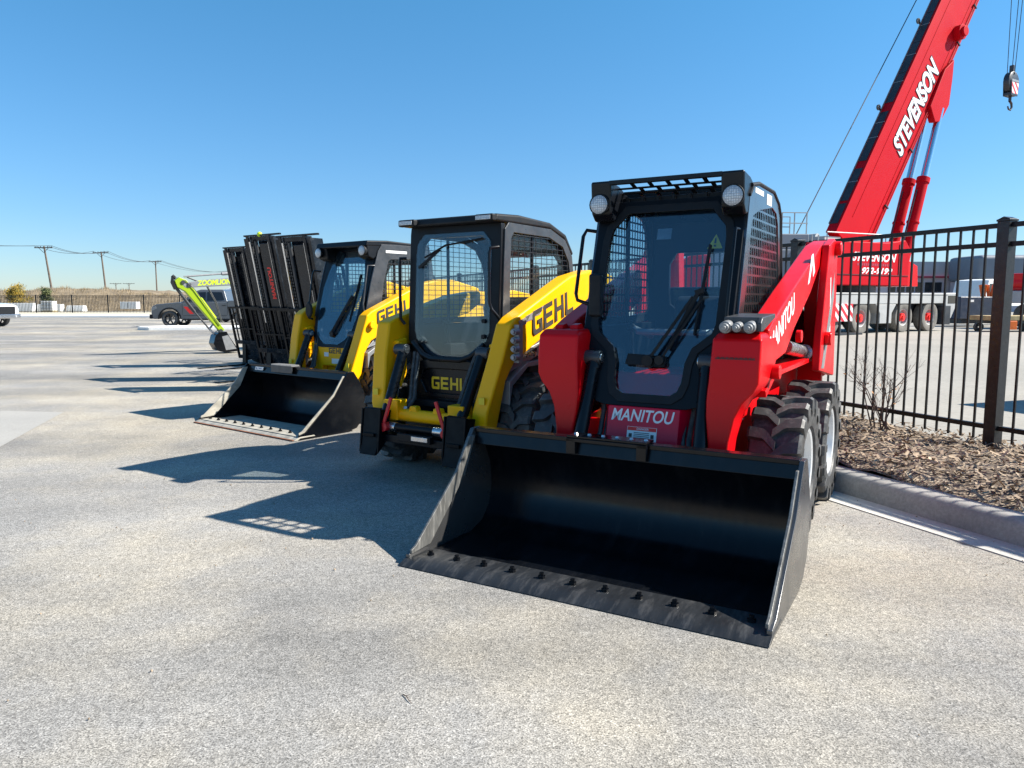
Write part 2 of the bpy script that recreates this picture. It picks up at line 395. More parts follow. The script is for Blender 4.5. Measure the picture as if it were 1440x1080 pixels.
#PART2
# ------------------------------------------------------------------ wheels
def make_wheel(parent, x, y, z, r, w, rr, side, mt='rubber', rimm='rim_white', lugs=17):
    """lugged tyre with a dished rim as its sub-part; outer face towards side"""
    b = MB(); h = w / 2; rb = r - .03
    b.lathe([(h * .80, rr), (h * .93, rr + .02), (h * .97, lerp(rr, rb, .45)), (h * .96, lerp(rr, rb, .8)), (h * .86, rb - .006), (h * .4, rb), (-h * .4, rb), (-h * .86, rb - .006),
             (-h * .96, lerp(rr, rb, .8)), (-h * .97, lerp(rr, rb, .45)), (-h * .93, rr + .02), (-h * .80, rr)], (0, 0, 0), 'x', 44, closed=True)
    for sg in (-1, 1):
        for k in range(lugs):
            t0 = 2 * PI * (k + (.5 if sg < 0 else 0)) / lugs; rings = []
            for a, dt, top, bot, wd in ((h * 1.03, 0, rb - .035, rb - .07, .032), (h * 1.0, .005, r - .012, rb - .04, .038), (h * .9, .01, r, rb - .02, .042), (h * .42, .03, r, rb - .01, .04), (h * .32, .05, r, rb - .01, .04), (-h * .08, .2, r - .002, rb - .01, .036)):
                a *= sg; rg = []
                for q, rad in ((-wd, bot), (-wd * .8, top), (wd * .8, top), (wd, bot)):
                    th = t0 + dt + q / r * .95; rg.append((a, rad * math.cos(th), rad * math.sin(th)))
                rings.append(rg)
            b.loft(rings)
    o = b.build('wheel', M[mt], parent, sharp=28)
    o.location = (x, y, z); o.rotation_euler = (random.uniform(0, 6), 0, 0 if side > 0 else PI)
    b = MB()
    b.lathe([(h * .70, rr + .004), (h * .80, rr + .012), (h * .84, rr + .004), (h * .80, rr - .012), (h * .52, rr - .022), (h * .46, rr - .034), (h * .5, rr * .62), (h * .52, rr * .52), (h * .52, rr * .3), (h * .62, rr * .28), (h * .64, .001)], (0, 0, 0), 'x', 36)
    for k in range(8):
        t = 2 * PI * k / 8; p = (rr * .42 * math.cos(t), rr * .42 * math.sin(t))
        b.cyl((h * .51, p[0], p[1]), (h * .6, p[0], p[1]), .013, 6)
    b.build('rim', M[rimm], o)
    return o
def wheels(parent, spots, r, w, rr, mt, rimm):
    first = None
    for (x, y, side) in spots:
        if first is None: first = make_wheel(parent, x, y, r - .004, r, w, rr, side, mt, rimm)
        else:
            c = copy_tree(first, parent); c.location = (x, y, r - .004); c.rotation_euler = (random.uniform(0, 6), 0, 0 if side > 0 else PI)

# ------------------------------------------------------------------ bucket shared by two loaders
BP = [(.03, .022), (.62, .022), (.74, .06), (.82, .14), (.855, .26), (.84, .40), (.78, .52), (.70, .615)]
def make_bucket(parent, inner, edge, side, w=.935):
    b = MB()
    inn = BP; out = [(.03, .002), (.63, .002), (.76, .035), (.845, .12), (.885, .26), (.868, .41), (.805, .535), (.725, .625)]
    b.prism(inn + out[::-1], 'x', -w + .012, w - .012)
    # stiffened top lip, folded
    b.bar((-w + .013, .705, .628), (w - .013, .705, .628), .075, .026)
    b.bar((-w + .013, .676, .585), (w - .013, .676, .585), .012, .085, up=(0, .25, 1))
    for x in (-.55, .55): b.prism([(.89, .3), (1.0, .32), (1.0, .5), (.83, .52)], 'x', x - .02, x + .02)
    b.box(-.6, .6, .9, .93, .12, .55)
    bk = b.build('bucket', M[inner], parent, bevel=.004)
    for sg in (-1, 1):
        b = MB(); sp = [(.02, .003), (.63, .001), (.76, .033), (.847, .12), (.888, .26), (.872, .41), (.808, .537), (.735, .64), (.655, .64), (.60, .57), (.48, .40), (.10, .07), (.02, .05)]
        x = sg * w; b.prism(sp, 'x', x - .012, x + .012)
        b.build('side_plate', M[side], bk, bevel=.003)
        b = MB(); b.prism([(.03, .05), (.20, .06), (.55, .38), (.66, .60), (.60, .60), (.47, .42), (.07, .085), (.03, .07)], 'x', x - sg * .013 - .007, x - sg * .013 + .007)
        b.build('side_cutter', M['cutter' if edge == 'scuff' else edge], bk, bevel=.003)
    b = MB(); b.prism([(-.045, .004), (-.03, .012), (.03, .036), (.20, .036), (.215, .023), (.03, .021), (.0, .003)], 'x', -w - .014, w + .014)
    b.build('cutting_edge', M[edge], bk, bevel=.002)
    first = None
    for k in range(11):
        x = -w + .09 + k * (2 * w - .18) / 10
        if first is None:
            q = MB(); q.cyl((0, 0, 0), (0, 0, .012), .019, 8); q.cyl((0, 0, .012), (0, 0, .027), .012, 6); first = q.build('bolt', M['bucket' if inner == 'bucket' else 'worn'], bk)
        else: first_c = first.copy(); C.objects.link(first_c); first_c.parent = bk; first_c.location = (x, .105, .0365 + (.002 if edge == 'worn' else 0)); continue
        first.location = (x, .105, .0365)
    return bk

# ------------------------------------------------------------------ cab parts shared
def lamp(parent, x, y, z, r, tilt=0):
    b = MB(); b.cyl((0, .06, 0), (0, .0, 0), r * .82, 20, r * 1.12); b.cyl((0, 0, 0), (0, -.014, 0), r * 1.16, 20); b.box(-.012, .012, .02, .05, r * .8, r * 1.7)
    o = b.build('headlight', M['plastic'], parent, bevel=.003); o.location = (x, y, z); o.rotation_euler = (R(tilt), 0, 0)
    b = MB(); b.lathe([(-.014, r), (-.02, r * .86), (-.024, r * .5), (-.025, .001)], (0, 0, 0), 'y', 20)
    b.build('lens', M['lens'], o)
def seat(parent, y0=1.62):
    b = MB(); b.prism([(y0, .78), (y0 + .5, .75), (y0 + .56, .80), (y0 + .52, .87), (y0 + .02, .89)], 'x', -.24, .24)
    o = b.build('seat', M['fabric'], parent, bevel=.03, seg=3)
    b = MB(); b.prism([(y0 + .46, .86), (y0 + .58, .84), (y0 + .70, 1.36), (y0 + .66, 1.44), (y0 + .60, 1.40)], 'x', -.22, .22)
    b.build('backrest', M['fabric'], o, bevel=.03, seg=3)
    for sg in (-1, 1):
        b = MB(); b.box(sg * .31 - .045, sg * .31 + .045, y0 - .02, y0 + .45, .93, 1.03); b.cyl((sg * .31, y0 + .02, 1.03), (sg * .3, y0 - .03, 1.2), .016, 8); b.sphere((sg * .3, y0 - .035, 1.22), .033, 6)
        b.build('armrest', M['plastic'], parent, bevel=.012)
    b = MB(); b.box(-.39, .39, y0 - .30, y0 + .66, .68, .74); b.box(-.3, .3, y0 - .02, y0 + .5, .745, .80); b.build('cab_floor', M['plastic'], parent)
def side_screen(parent, outer, hole, sg, hw, plate, sp=(.052, .046), wd=.011, pane=True, smat='screen'):
    x = sg * hw; b = MB(); b.ring(outer, hole, 'x', x - .009, x + .009)
    o = b.build('side_panel', M[plate], parent, bevel=.003)
    b = MB(); mesh_bars(b, hole, x, sp[0], sp[1], wd); b.build('screen', M[smat], o, sharp=80)
    if pane:
        b = MB(); b.prism(inset_poly(hole, -.01), 'x', x - sg * .030, x - sg * .026); b.build('side_glass', M['glass_clear'], o)
    return o

# ------------------------------------------------------------------ red loader
def red_loader():
    t = thing('skid_steer_loader', 'red skid steer loader with a wide black bucket lowered onto the asphalt', 'loader', (.24, 3.42, 0), -30.2, 'skid steer loaders parked in a row')
    # hull
    b = MB(); b.prism([(1.22, .34), (1.26, .66), (1.5, .70), (1.6, .93), (3.30, .93), (3.36, .42), (3.12, .28), (1.3, .26)], 'x', -.47, .47)
    hull = b.build('body', M['red'], t, bevel=.012)
    for sg in (-1, 1):
        b = MB(); b.prism([(1.42, .955), (1.42, .985), (2.66, .985), (2.66, .955)], 'x', sg * .472, sg * .645); b.prism([(1.20, .90), (1.42, .985), (1.42, .94), (1.22, .86)], 'x', sg * .472, sg * .645)
        b.box(sg * .474, sg * .645, 2.60, 3.30, .955, .985) if False else b.box(min(sg * .474, sg * .655), max(sg * .474, sg * .655), 3.2, 3.26, .5, .95); b.build('fender', M['red'], hull, bevel=.004)
    b = MB(); b.prism([(2.44, .934), (2.44, 1.50), (3.05, 1.44), (3.32, 1.30), (3.34, .934)], 'x', -.50, .50); b.build('engine_hood', M['satin'], t, bevel=.03, seg=3)
    # front panel with its two cheeks
    b = MB(); z0, z1 = .52, .785
    b.loft([[(-.24, 1.05, z0), (.24, 1.05, z0), (.33, 1.25, z0), (-.33, 1.25, z0)], [(-.215, .985, .565), (.215, .985, .565), (.33, 1.25, .565), (-.33, 1.25, .565)], [(-.215, 1.03, z1), (.215, 1.03, z1), (.33, 1.21, z1), (-.33, 1.21, z1)]])
    fp = b.build('front_panel', M['red_gloss'], t, bevel=.006)
    up = Vector((0, .045, .22)).normalized()
    letters('MANITOU', M['lettering_white'], fp, (-.19, 1.0125, .70), (1, 0, 0), up, .38, .072, .016, .22, spacing=1.0)
    b = MB(); b.box(-.10, .11, -.002, .001, 0, .10); dn = b.build('warning_sticker', M['white'], fp); dn.scale = (.85, 1, .8); dn.location = (0, .9895, .594); dn.rotation_euler = (R(-11.6), 0, 0)
    b = MB(); b.box(-.097, .107, -.0035, -.0021, .072, .098); b.build('sticker_header', M['lettering_red'], dn)
    letters('DANGER', M['lettering_white'], dn, (-.03, -.0036, .078), (1, 0, 0), (0, 0, 1), .085, .015, .01, ext=.0006)
    b = MB()
    for zz in (.055, .043, .030, .018): b.box(-.05, .06, -.0034, -.0021, zz, zz + .005)
    for xx in (-.085, .07): b.box(xx, xx + .022, -.0034, -.0021, .022, .05)
    b.build('sticker_text', M['lettering_dark'], dn)
    # cab door: a frame leaning back, round-cornered pane, wiper
    yd = lambda z: 1.085 + (z - .85) * .34
    sh = lambda q: (q[0], q[1] + yd(q[2]), q[2])
    half_i = [(.15, .845), (.195, .875), (.215, .93), (.222, 1.04), (.25, 1.12), (.355, 1.205), (.372, 1.26), (.372, 1.76), (.36, 1.84), (.27, 1.945)]
    half_o = [(.25, .785), (.31, .80), (.335, .86), (.345, .98), (.37, 1.06), (.435, 1.14), (.452, 1.22), (.455, 1.80), (.455, 1.93), (.455, 2.01)]
    mir = lambda h_: [(-x, z) for x, z in h_][::-1]
    inn = half_i + mir(half_i); out = half_o + mir(half_o)
    b = MB(); b.ring(out, inn, 'y', -.03, .03, sh); dr = b.build('door', M['satin'], t, bevel=.008)
    b = MB(); b.ring(inset_poly(inn, -.035), inset_poly(inn, .012), 'y', -.038, -.031, sh); b.build('door_seal', M['plastic'], dr, bevel=.003)
    b = MB(); b.prism(inset_poly(inn, .004), 'y', -.004, .0, sh); b.build('door_glass', M['glass_blue'], dr)
    pv = (-.005, yd(1.05) - .05, 1.05); tip = (.30, yd(1.50) - .05, 1.5)
    b = MB(); b.cyl((pv[0], pv[1] - .02, pv[2]), (pv[0], pv[1] + .05, pv[2]), .034, 14); b.cyl((pv[0] + .07, pv[1] - .015, pv[2] + .005), (pv[0] + .07, pv[1] + .05, pv[2] + .005), .028, 14)
    b.prism([(-.15, 1.025), (.09, 1.015), (.1, 1.075), (-.14, 1.085)], 'y', -.035, -.012, sh)
    b.bar(pv, (.215, yd(1.42) - .05, 1.42), .014, .018); b.bar((pv[0] + .07, pv[1], pv[2]), (.262, yd(1.40) - .05, 1.40), .012, .014)
    b.bar((.235, yd(1.42) - .045, 1.43), (.10, yd(1.15) - .04, 1.12), .01, .026)
    b.bar((.275, yd(1.72) - .035, 1.72), (.245, yd(1.22) - .035, 1.20), .012, .024); b.bar((.225, yd(1.44) - .047, 1.44), (.275, yd(1.46) - .047, 1.46), .03, .03)
    b.build('wiper', M['plastic'], dr, bevel=.002)
    b = MB(); b.box(-.045, .045, -.0006, .0006, -.035, .035); s_ = b.build('door_sticker', M['greymetal'], dr); s_.location = (-.03, yd(1.80) + .012, 1.80); s_.rotation_euler = (R(-19), 0, 0)
    b = MB(); b.prism([(.245, 1.70), (.335, 1.70), (.29, 1.785)], 'y', .006, .008, sh); tr = b.build('warning_triangle', M['sticker_yellow'], dr)
    b = MB(); b.prism([(.283, 1.73), (.297, 1.73), (.293, 1.765), (.287, 1.765)], 'y', .002, .0045, sh); b.box(.284, .296, yd(1.715) + .001, yd(1.715) + .0045, 1.71, 1.722); b.build('triangle_mark', M['lettering_dark'], tr)
    # cab shell: corner posts, roof, rear wall with window
    b = MB()
    for sg in (-1, 1):
        b.bar((sg * .435, yd(1.10) + .045, 1.10), (sg * .435, yd(2.0) + .045, 2.0), .05, .07, up=(0, 1, 0)); b.bar((sg * .44, 2.40, .94), (sg * .44, 2.32, 2.03), .04, .06, up=(0, 1, 0)); b.bar((sg * .44, 1.86, 1.2), (sg * .44, 1.86, 2.03), .02, .05, up=(0, 1, 0))
        b.prism([(1.16, .84), (1.22, 1.24), (2.40, 1.24), (2.44, .86), (1.5, .72)], 'x', sg * .40, sg * .445)
    b.box(-.43, .43, 1.50, 1.56, 1.97, 2.04)
    for k in range(7): b.box(-.30 + k * .1 - .012, -.30 + k * .1 + .012, 1.475, 1.50, 1.965, 2.045)
    b.build('cab_frame', M['satin'], t, bevel=.006)
    b = MB(); rin = [(-.20, 1.30), (.20, 1.30), (.29, 1.37), (.30, 1.45), (.30, 1.66), (.25, 1.74), (-.25, 1.74), (-.30, 1.66), (-.30, 1.45), (-.29, 1.37)]
    rout = [(-.38, .90), (.38, .90), (.44, .97), (.44, 1.45), (.44, 1.9), (.43, 2.02), (-.43, 2.02), (-.44, 1.9), (-.44, 1.45), (-.44, .97)]
    b.ring(rout, rin, 'y', 2.33, 2.37); rw = b.build('rear_wall', M['satin'], t, bevel=.004)
    b = MB(); b.prism(inset_poly(rin, -.008), 'y', 2.348, 2.352); b.build('rear_glass', M['glass_clear'], rw)
    # roof with slotted visor rising to the front
    b = MB(); b.prism([(1.60, 2.035), (1.60, 2.095), (1.9, 2.115), (2.14, 2.10), (2.34, 1.99), (2.34, 1.95), (2.12, 2.05)], 'x', -.448, .448)
    zv = lambda y: 2.125 - (y - 1.30) * .27
    def slab(x0, x1, y0, y1, th=.006): b.prism([(y0, zv(y0)), (y1, zv(y1)), (y1, zv(y1) - th), (y0, zv(y0) - th)], 'x', x0, x1)
    slab(-.46, -.335, 1.30, 1.605, .02); slab(.335, .46, 1.30, 1.605, .02)
    xs = [-.335 + k * .67 / 6 for k in range(7)]; ys = [1.36, 1.44, 1.52, 1.60]
    for k in range(6): pass
    for y in (1.335, 1.415, 1.49, 1.57): slab(-.334, .334, y, y + .022)
    for x in xs[1:-1]: slab(x - .014, x + .014, 1.3575, 1.4145); slab(x - .014 + .03, x + .014 + .03, 1.4375, 1.4895); slab(x - .014, x + .014, 1.5125, 1.5695)
    b.bar((-.345, 1.312, 2.112), (.345, 1.312, 2.112), .04, .026, up=(0, 0, 1))
    rf = b.build('roof', M['black'], t, bevel=.008)
    for sg in (-1, 1):
        b = MB(); b.prism([(1.292, 2.126), (1.31, 1.93), (1.36, 1.885), (1.42, 1.89), (1.52, 1.96), (1.606, 2.03), (1.606, 2.06), (1.45, 2.11)], 'x', sg * .3355, sg * .468); b.build('visor_corner', M['black'], rf, bevel=.035, seg=4)
    for sg in (-1, 1): lamp(t, sg * .408, 1.30, 1.985, .056)
    b = MB()
    for sg in (-1,): b.tube([(sg * .455, 1.42, 1.83), (sg * .52, 1.36, 1.84), (sg * .535, 1.34, 1.80), (sg * .535, 1.24, 1.44), (sg * .52, 1.23, 1.40), (sg * .445, 1.24, 1.375)], .0115, 10)
    b.build('grab_handle', M['black'], t)
    b = MB(); b.tube([(.44, 1.33, 1.80), (.435, 1.27, 1.80), (.435, 1.26, 1.77), (.435, 1.13, 1.33), (.437, 1.13, 1.29), (.44, 1.2, 1.28)], .0095, 10); b.build('grab_handle', M['black'], t)
    b = MB(); b.box(-.425, -.345, yd(1.42) - .1, yd(1.42) - .04, 1.30, 1.56); b.build('mirror', M['plastic'], t, bevel=.015)
    # side plates with perforated screens
    so = [(1.235, 1.25), (1.33, 1.60), (1.44, 2.00), (1.50, 2.06), (1.66, 2.085), (2.08, 2.085), (2.24, 2.03), (2.325, 1.95), (2.40, 1.60), (2.43, 1.25), (2.0, 1.235), (1.6, 1.235)]
    sh_ = [(1.37, 1.30), (1.44, 1.60), (1.505, 1.86), (1.54, 1.895), (1.70, 1.94), (2.06, 1.99), (2.19, 1.965), (2.25, 1.90), (2.325, 1.60), (2.34, 1.32), (2.0, 1.29), (1.6, 1.29)]
    for sg in (-1, 1):
        sp = side_screen(t, so, sh_, sg, .462, 'sideplate', (.050, .056), .0125, True, 'sideplate')
        b = MB(); b.bar((sg * .468, 1.42, 2.0), (sg * .468, 1.50, 2.065), .022, .02)
        b.tube([(sg * .468, 1.47, 2.062), (sg * .468, 1.66, 2.092), (sg * .468, 2.09, 2.092), (sg * .468, 2.25, 2.037), (sg * .468, 2.335, 1.955), (sg * .468, 2.41, 1.60), (sg * .468, 2.44, 1.25)], .013, 8); b.build('side_trim', M['plastic'], sp)
        if sg > 0:
            b = MB(); b.box(.4715, .4725, 1.56, 1.78, 2.03, 2.06); b.box(.4715, .4725, 1.88, 2.02, 1.995, 2.06); b.build('side_sticker', M['white'], sp)
    seat(t, 1.62)
    b = MB(); b.tube([(-.30, 1.98, 1.15), (-.30, 1.62, 1.22), (-.22, 1.50, 1.20), (.22, 1.50, 1.20), (.30, 1.62, 1.22), (.30, 1.98, 1.15)], .02, 10); b.build('lap_bar', M['greymetal'], t)
    b = MB()
    for k in range(26): b.box(.425 + k * .008, .430 + k * .008, .9635, .9655, 1.085, 1.085 + (.012 if k % 3 else .007))
    b.build('small_print', M['lettering_dark'], t)
    # arms
    for sg in (-1, 1):
        b = MB(); st = [(1.225, .42, .645, 1.03, 1.34), (1.19, .40, .66, .985, 1.38), (1.06, .395, .66, .965, 1.38), (.96, .39, .655, .96, 1.33), (.91, .385, .63, .957, 1.29), (.85, .382, .575, .952, 1.23), (.77, .385, .54, .945, 1.17), (.64, .40, .517, .935, 1.12), (.48, .415, .51, .92, 1.08)]
        b.loft([[(sg * x0, y0, z), (sg * x1, y0, z), (sg * x1, y1, z), (sg * x0, y1, z)] for z, x0, x1, y0, y1 in st])
        b.prism([(1.18, 1.03), (1.68, 1.08), (1.94, 1.22), (2.51, 1.45), (2.82, 1.62), (3.2, 1.74), (3.31, 1.80), (3.27, 1.86), (2.91, 1.80), (1.82, 1.46), (1.29, 1.285), (1.18, 1.24)], 'x', sg * .535, sg * .657)
        b.cyl((sg * .64, 3.2, 1.79), (sg * .76, 3.2, 1.79), .055, 18)
        arm = b.build('lift_arm', M['red'], t, bevel=.014, seg=3)
        b = MB(); b.cyl((sg * .655, 1.30, 1.0), (sg * .70, 1.30, 1.0), .042, 18); b.build('pivot_pin', M['red'], arm, bevel=.004); b = MB(); b.cyl((sg * .655, 2.02, 1.17), (sg * .69, 2.02, 1.17), .04, 16); b.build('pivot_pin', M['red'], arm, bevel=.004)
        if sg > 0:
            d = Vector((0, .66, .245)).normalized(); u = Vector((0, -d.z, d.y))
            letters('MANITOU', M['lettering_white'], arm, (.657, 1.22, 1.075), d, u, .74, .125, .02, .15)
            b = MB(); b.prism([(2.36, 1.50), (2.42, 1.52), (2.52, 1.66), (2.56, 1.56), (2.63, 1.60), (2.53, 1.72), (2.46, 1.70)], 'x', .6575, .6595); b.build('emblem', M['lettering_white'], arm)
        if sg > 0: b = MB(); b.prism([(1.02, 1.232), (1.34, 1.30), (1.34, 1.325), (1.02, 1.31)], 'x', sg * .45, sg * .655); b.prism([(.985, 1.235), (1.02, 1.235), (1.02, 1.31), (.985, 1.28)], 'x', sg * .63, sg * .655)
        if sg > 0: cb = b.build('coupler_block', M['darkgrey'], arm, bevel=.006)
        for x, r in ((.475, .033), (.535, .026), (.60, .031)) if sg > 0 else ():
            b = MB(); b.cyl((sg * x, 1.02, 1.262), (sg * x, .95, 1.256), r, 16); b.cyl((sg * x, .95, 1.256), (sg * x, .925, 1.254), r * .72, 16); b.cyl((sg * x, .925, 1.254), (sg * x, .915, 1.253), r * .4, 12)
            b.build('hose_coupler', M['greymetal'], arm, bevel=.003)
        if sg < 0:
            for x in (.47, .57):
                b = MB(); b.prism([(1.06, 1.20), (1.08, 1.25), (1.14, 1.26), (1.18, 1.22)], 'x', -x - .025, -x + .025); b.build('arm_lug', M['red'], arm, bevel=.006)
        # tower
        b = MB(); b.prism([(2.90, 1.80), (3.14, 1.86), (3.32, 1.84), (3.42, .80), (2.64, .90), (2.68, 1.17)], 'x', sg * .66, sg * .715)
        b.prism([(3.16, 1.84), (3.31, 1.83), (3.40, .80), (3.28, .80)], 'x', sg * .50, sg * .659)
        tw = b.build('tower', M['red'], t, bevel=.01)
        if sg > 0:
            b = MB(); b.prism([(2.72, .91), (2.86, .90), (3.22, 1.42), (3.20, 1.62), (3.10, 1.46)], 'x', .7155, .7170); b.build('stripe', M['greymetal'], tw)
            b = MB(); b.prism([(2.99, 1.56), (3.02, 1.57), (3.10, 1.14), (3.06, 1.12)], 'x', .7155, .7170); b.build('white_stripe', M['lettering_white'], tw)
            b = MB(); b.cyl((.715, 2.86, 1.12), (.76, 2.86, 1.12), .05, 14); b.box(.715, .745, 2.80, 2.92, 1.09, 1.15); b.build('tower_pin', M['red'], tw, bevel=.005)
        b = MB(); b.cyl((sg * .59, 2.02, 1.10), (sg * .59, 2.75, 1.02), .045, 14); b.cyl((sg * .59, 2.75, 1.02), (sg * .59, 3.05, .99), .06, 14); b.build('lift_cylinder', M['steel'], t)
        b = MB(); b.cyl((sg * .345, 1.10, 1.02), (sg * .365, .90, .46), .041, 16); b.cyl((sg * .345, 1.12, 1.065), (sg * .345, 1.095, .985), .047, 16)
        tc = b.build('tilt_cylinder', M['black'], t, bevel=.004)
        b = MB(); b.cyl((sg * .30, 1.105, 1.055), (sg * .42, 1.105, 1.055), .044, 18); b.build('cylinder_eye', M['darkgrey'], tc, bevel=.004)
        b = MB(); b.cyl((sg * .30, 1.105, 1.055), (sg * .292, 1.105, 1.055), .03, 14); b.build('pin_cap', M['steel'], tc, bevel=.003)
        b = MB()
        for dx, r in ((0, .016), (.035, .014)):
            b.tube([(sg * (.30 - dx), 1.16, 1.0), (sg * (.275 - dx), 1.12, .8), (sg * (.27 - dx), 1.04, .62), (sg * (.29 - dx), .98, .47)], r, 8)
        b.build('hose', M['rubber'], t)
        b = MB()
        for dx in (0, .035): b.cyl((sg * (.285 - dx), 1.0, .52), (sg * (.29 - dx), .975, .45), .02, 10)
        for dx in (.0, ): b.cyl((sg * .30, 1.15, .97), (sg * .295, 1.14, .90), .02, 10)
        b.build('hose_fitting', M['steel'], t)
    b = MB(); b.box(-.42, .42, 1.0, 1.22, .44, .50); b.cyl((-.5, 1.0, .42), (.5, 1.0, .42), .045, 14); b.box(-.48, .48, .90, .98, .15, .50)
    b.build('quick_coupler', M['satin'], t, bevel=.008)
    bk = make_bucket(t, 'bucket', 'scuff', 'bucketside')
    # serrated step on the lip
    b = MB(); b.box(-.30, .165, .64, .755, .643, .656); b.box(-.30, -.245, .632, .66, .555, .6425); b.box(.11, .165, .632, .66, .555, .6425); b.box(-.30, .165, .632, .639, .622, .6425)
    sp = b.build('step', M['bucket'], bk, bevel=.003)
    stud = None
    for k in range(6):
        if stud is None: b = MB(); b.cyl((0, 0, 0), (0, 0, .009), .013, 8, .008); stud = b.build('grip_stud', M['steel'], sp); q = stud
        else: q = stud.copy(); C.objects.link(q)
        q.location = (-.27 + k * .082, .70, .656)
    wheels(t, [(.69, 1.58, 1), (.69, 2.56, 1), (-.69, 1.58, -1), (-.69, 2.56, -1)], .42, .30, .228, 'rubber', 'rim_white')
    return t

# ------------------------------------------------------------------ yellow loaders
def yellow_loader(label, loc, rz, dy, cabkind):
    t = thing('skid_steer_loader', label, 'loader', (loc[0], loc[1], 0), rz, 'skid steer loaders parked in a row')
    Y = lambda y: y + dy
    b = MB(); b.prism([(Y(1.06), .32), (Y(1.10), .74), (Y(1.5), .78), (Y(1.55), .92), (Y(3.2), .92), (Y(3.25), .42), (Y(3.0), .27), (Y(1.15), .25)], 'x', -.47, .47)
    b.build('body', M['satin' if cabkind == 'round' else 'yellow'], t, bevel=.012)
    b = MB(); b.prism([(Y(2.30), .934), (Y(2.30), 1.42), (Y(2.95), 1.36), (Y(3.2), 1.25), (Y(3.24), .934)], 'x', -.48, .48); b.build('engine_hood', M['satin'], t, bevel=.04, seg=3)
    for sg in (-1, 1):
        b = MB(); low = [(Y(.95), .42), (Y(.98), .80), (Y(1.06), .935), (Y(1.29), 1.045), (Y(1.62), 1.19), (Y(2.05), 1.33), (Y(2.20), 1.45), (Y(2.75), 1.40), (Y(2.95), 1.46), (Y(2.9), 1.56), (Y(2.42), 1.655), (Y(2.16), 1.655), (Y(1.84), 1.595), (Y(1.72), 1.55), (Y(1.04), 1.275), (Y(.97), 1.225), (Y(.89), .96), (Y(.79), .58), (Y(.80), .42)]
        lowr = .62 if (cabkind == 'round' and sg < 0) else 1
        inx = lambda q: (q[0] - sg * max(0, 1.12 - q[2]) * .17, q[1], q[2] if q[2] < 1.2 else 1.2 + (q[2] - 1.2) * lowr)
        b.prism(low, 'x', sg * .53, sg * .675, inx)
        arm = b.build('lift_arm', M['yellow'], t, bevel=.02, seg=3)
        d = Vector((0, .68, .205)).normalized(); u = Vector((0, -d.z, d.y)) if sg > 0 else Vector((0, -d.z, d.y))
        if sg > 0:
            gehl(M['lettering_dark'], arm, (.675, Y(1.265 if cabkind == 'round' else 1.13), 1.125), d, (0, -.1, 1), .66 if cabkind == 'round' else .56, .185 if cabkind == 'round' else .145)
        if sg > 0 and cabkind != 'round':
            b = MB(); b.cyl((.675, Y(1.04), 1.12), (.70, Y(1.04), 1.12), .042, 18); b.build('pivot_pin', M['yellow'], arm, bevel=.004)
        if sg > 0 and cabkind == 'round':
            for k in range(4):
                b = MB(); z = 1.17 - k * .062; b.cyl((.71, Y(1.0), z), (.71, Y(.94), z), .025, 12); b.cyl((.71, Y(.94), z), (.71, Y(.925), z), .017, 12); b.build('hose_coupler', M['greymetal'], arm, bevel=.003)
            b = MB(); b.box(.676, .72, Y(1.0), Y(1.05), .94, 1.22); b.build('coupler_plate', M['greymetal'], arm)
            b = MB()
            for k in range(3):
                y = Y(1.06 + k * .10); zt = 1.225 + k * .035
                b.prism([(y, zt + .02), (y + .16, zt + .065), (y + .10, zt - .005), (y + .02, zt - .02)], 'x', .6755, .677)
            b.build('stripe', M['greymetal'], arm)
        b = MB(); b.box(sg * .53 - .025, sg * .53 + .025, Y(.79), Y(.80), .64, .69); b.build('small_mark', M['sticker_yellow'], arm)
        b = MB(); b.prism([(Y(1.02), .85), (Y(1.2), 1.0), (Y(2.2), 1.24), (Y(2.22), 1.16), (Y(1.22), .90)], 'x', sg * .50, sg * .60); b.build('link_bar', M['greymetal'], t, bevel=.006)
        b = MB(); b.prism([(Y(1.0), .60), (Y(1.0), .80), (Y(1.25), .93), (Y(2.75), .95), (Y(2.75), .92), (Y(1.25), .89), (Y(1.04), .76)], 'x', sg * .475, sg * .64); b.build('fender', M['greymetal'], t, bevel=.006)
        b = MB(); b.box(sg * .55 - .05, sg * .55 + .05, Y(1.15), Y(1.45), .96, 1.04); b.build('valve_block', M['plastic'], t, bevel=.01)
        b = MB()
        for k in range(4): b.cyl((sg * .60, Y(1.18 + .06 * k), .985), (sg * .64, Y(1.18 + .06 * k), .98), .02, 10)
        b.build('valve_fitting', M['steel'], t)
        b = MB(); b.prism([(Y(2.45), 1.45), (Y(2.75), 1.50), (Y(3.1), 1.46), (Y(3.22), .80), (Y(2.6), .86)], 'x', sg * .50, sg * .554); b.build('tower', M['yellow'], t, bevel=.012)
        b = MB(); b.cyl((sg * .40, Y(.98), .98), (sg * .37, Y(.72), .46), .042, 14); tc = b.build('tilt_cylinder', M['black'], t)
        b = MB(); b.cyl((sg * .36, Y(.985), 1.0), (sg * .47, Y(.985), 1.0), .046, 16); b.build('cylinder_eye', M['darkgrey'], tc, bevel=.004); b = MB(); b.cyl((sg * .36, Y(.985), 1.0), (sg * .352, Y(.985), 1.0), .03, 14); b.build('pin_cap', M['steel'], tc)
        b = MB(); b.cyl((sg * .44, Y(1.03), 1.0), (sg * .54, Y(1.03), 1.0), .055, 16); b.prism([(Y(.99), 1.07), (Y(1.10), 1.09), (Y(1.09), .80), (Y(1.02), .68)], 'x', sg * .455, sg * .53); b.build('arm_gusset', M['yellow'], t, bevel=.01)
        b = MB()
        for dx in (0, .04): b.tube([(sg * (.33 - dx), Y(1.05), .98), (sg * (.30 - dx), Y(.98), .8), (sg * (.27 - dx), Y(.92), .62), (sg * (.28 - dx), Y(.82), .52)], .017, 8)
        b.build('hose', M['rubber'], t)
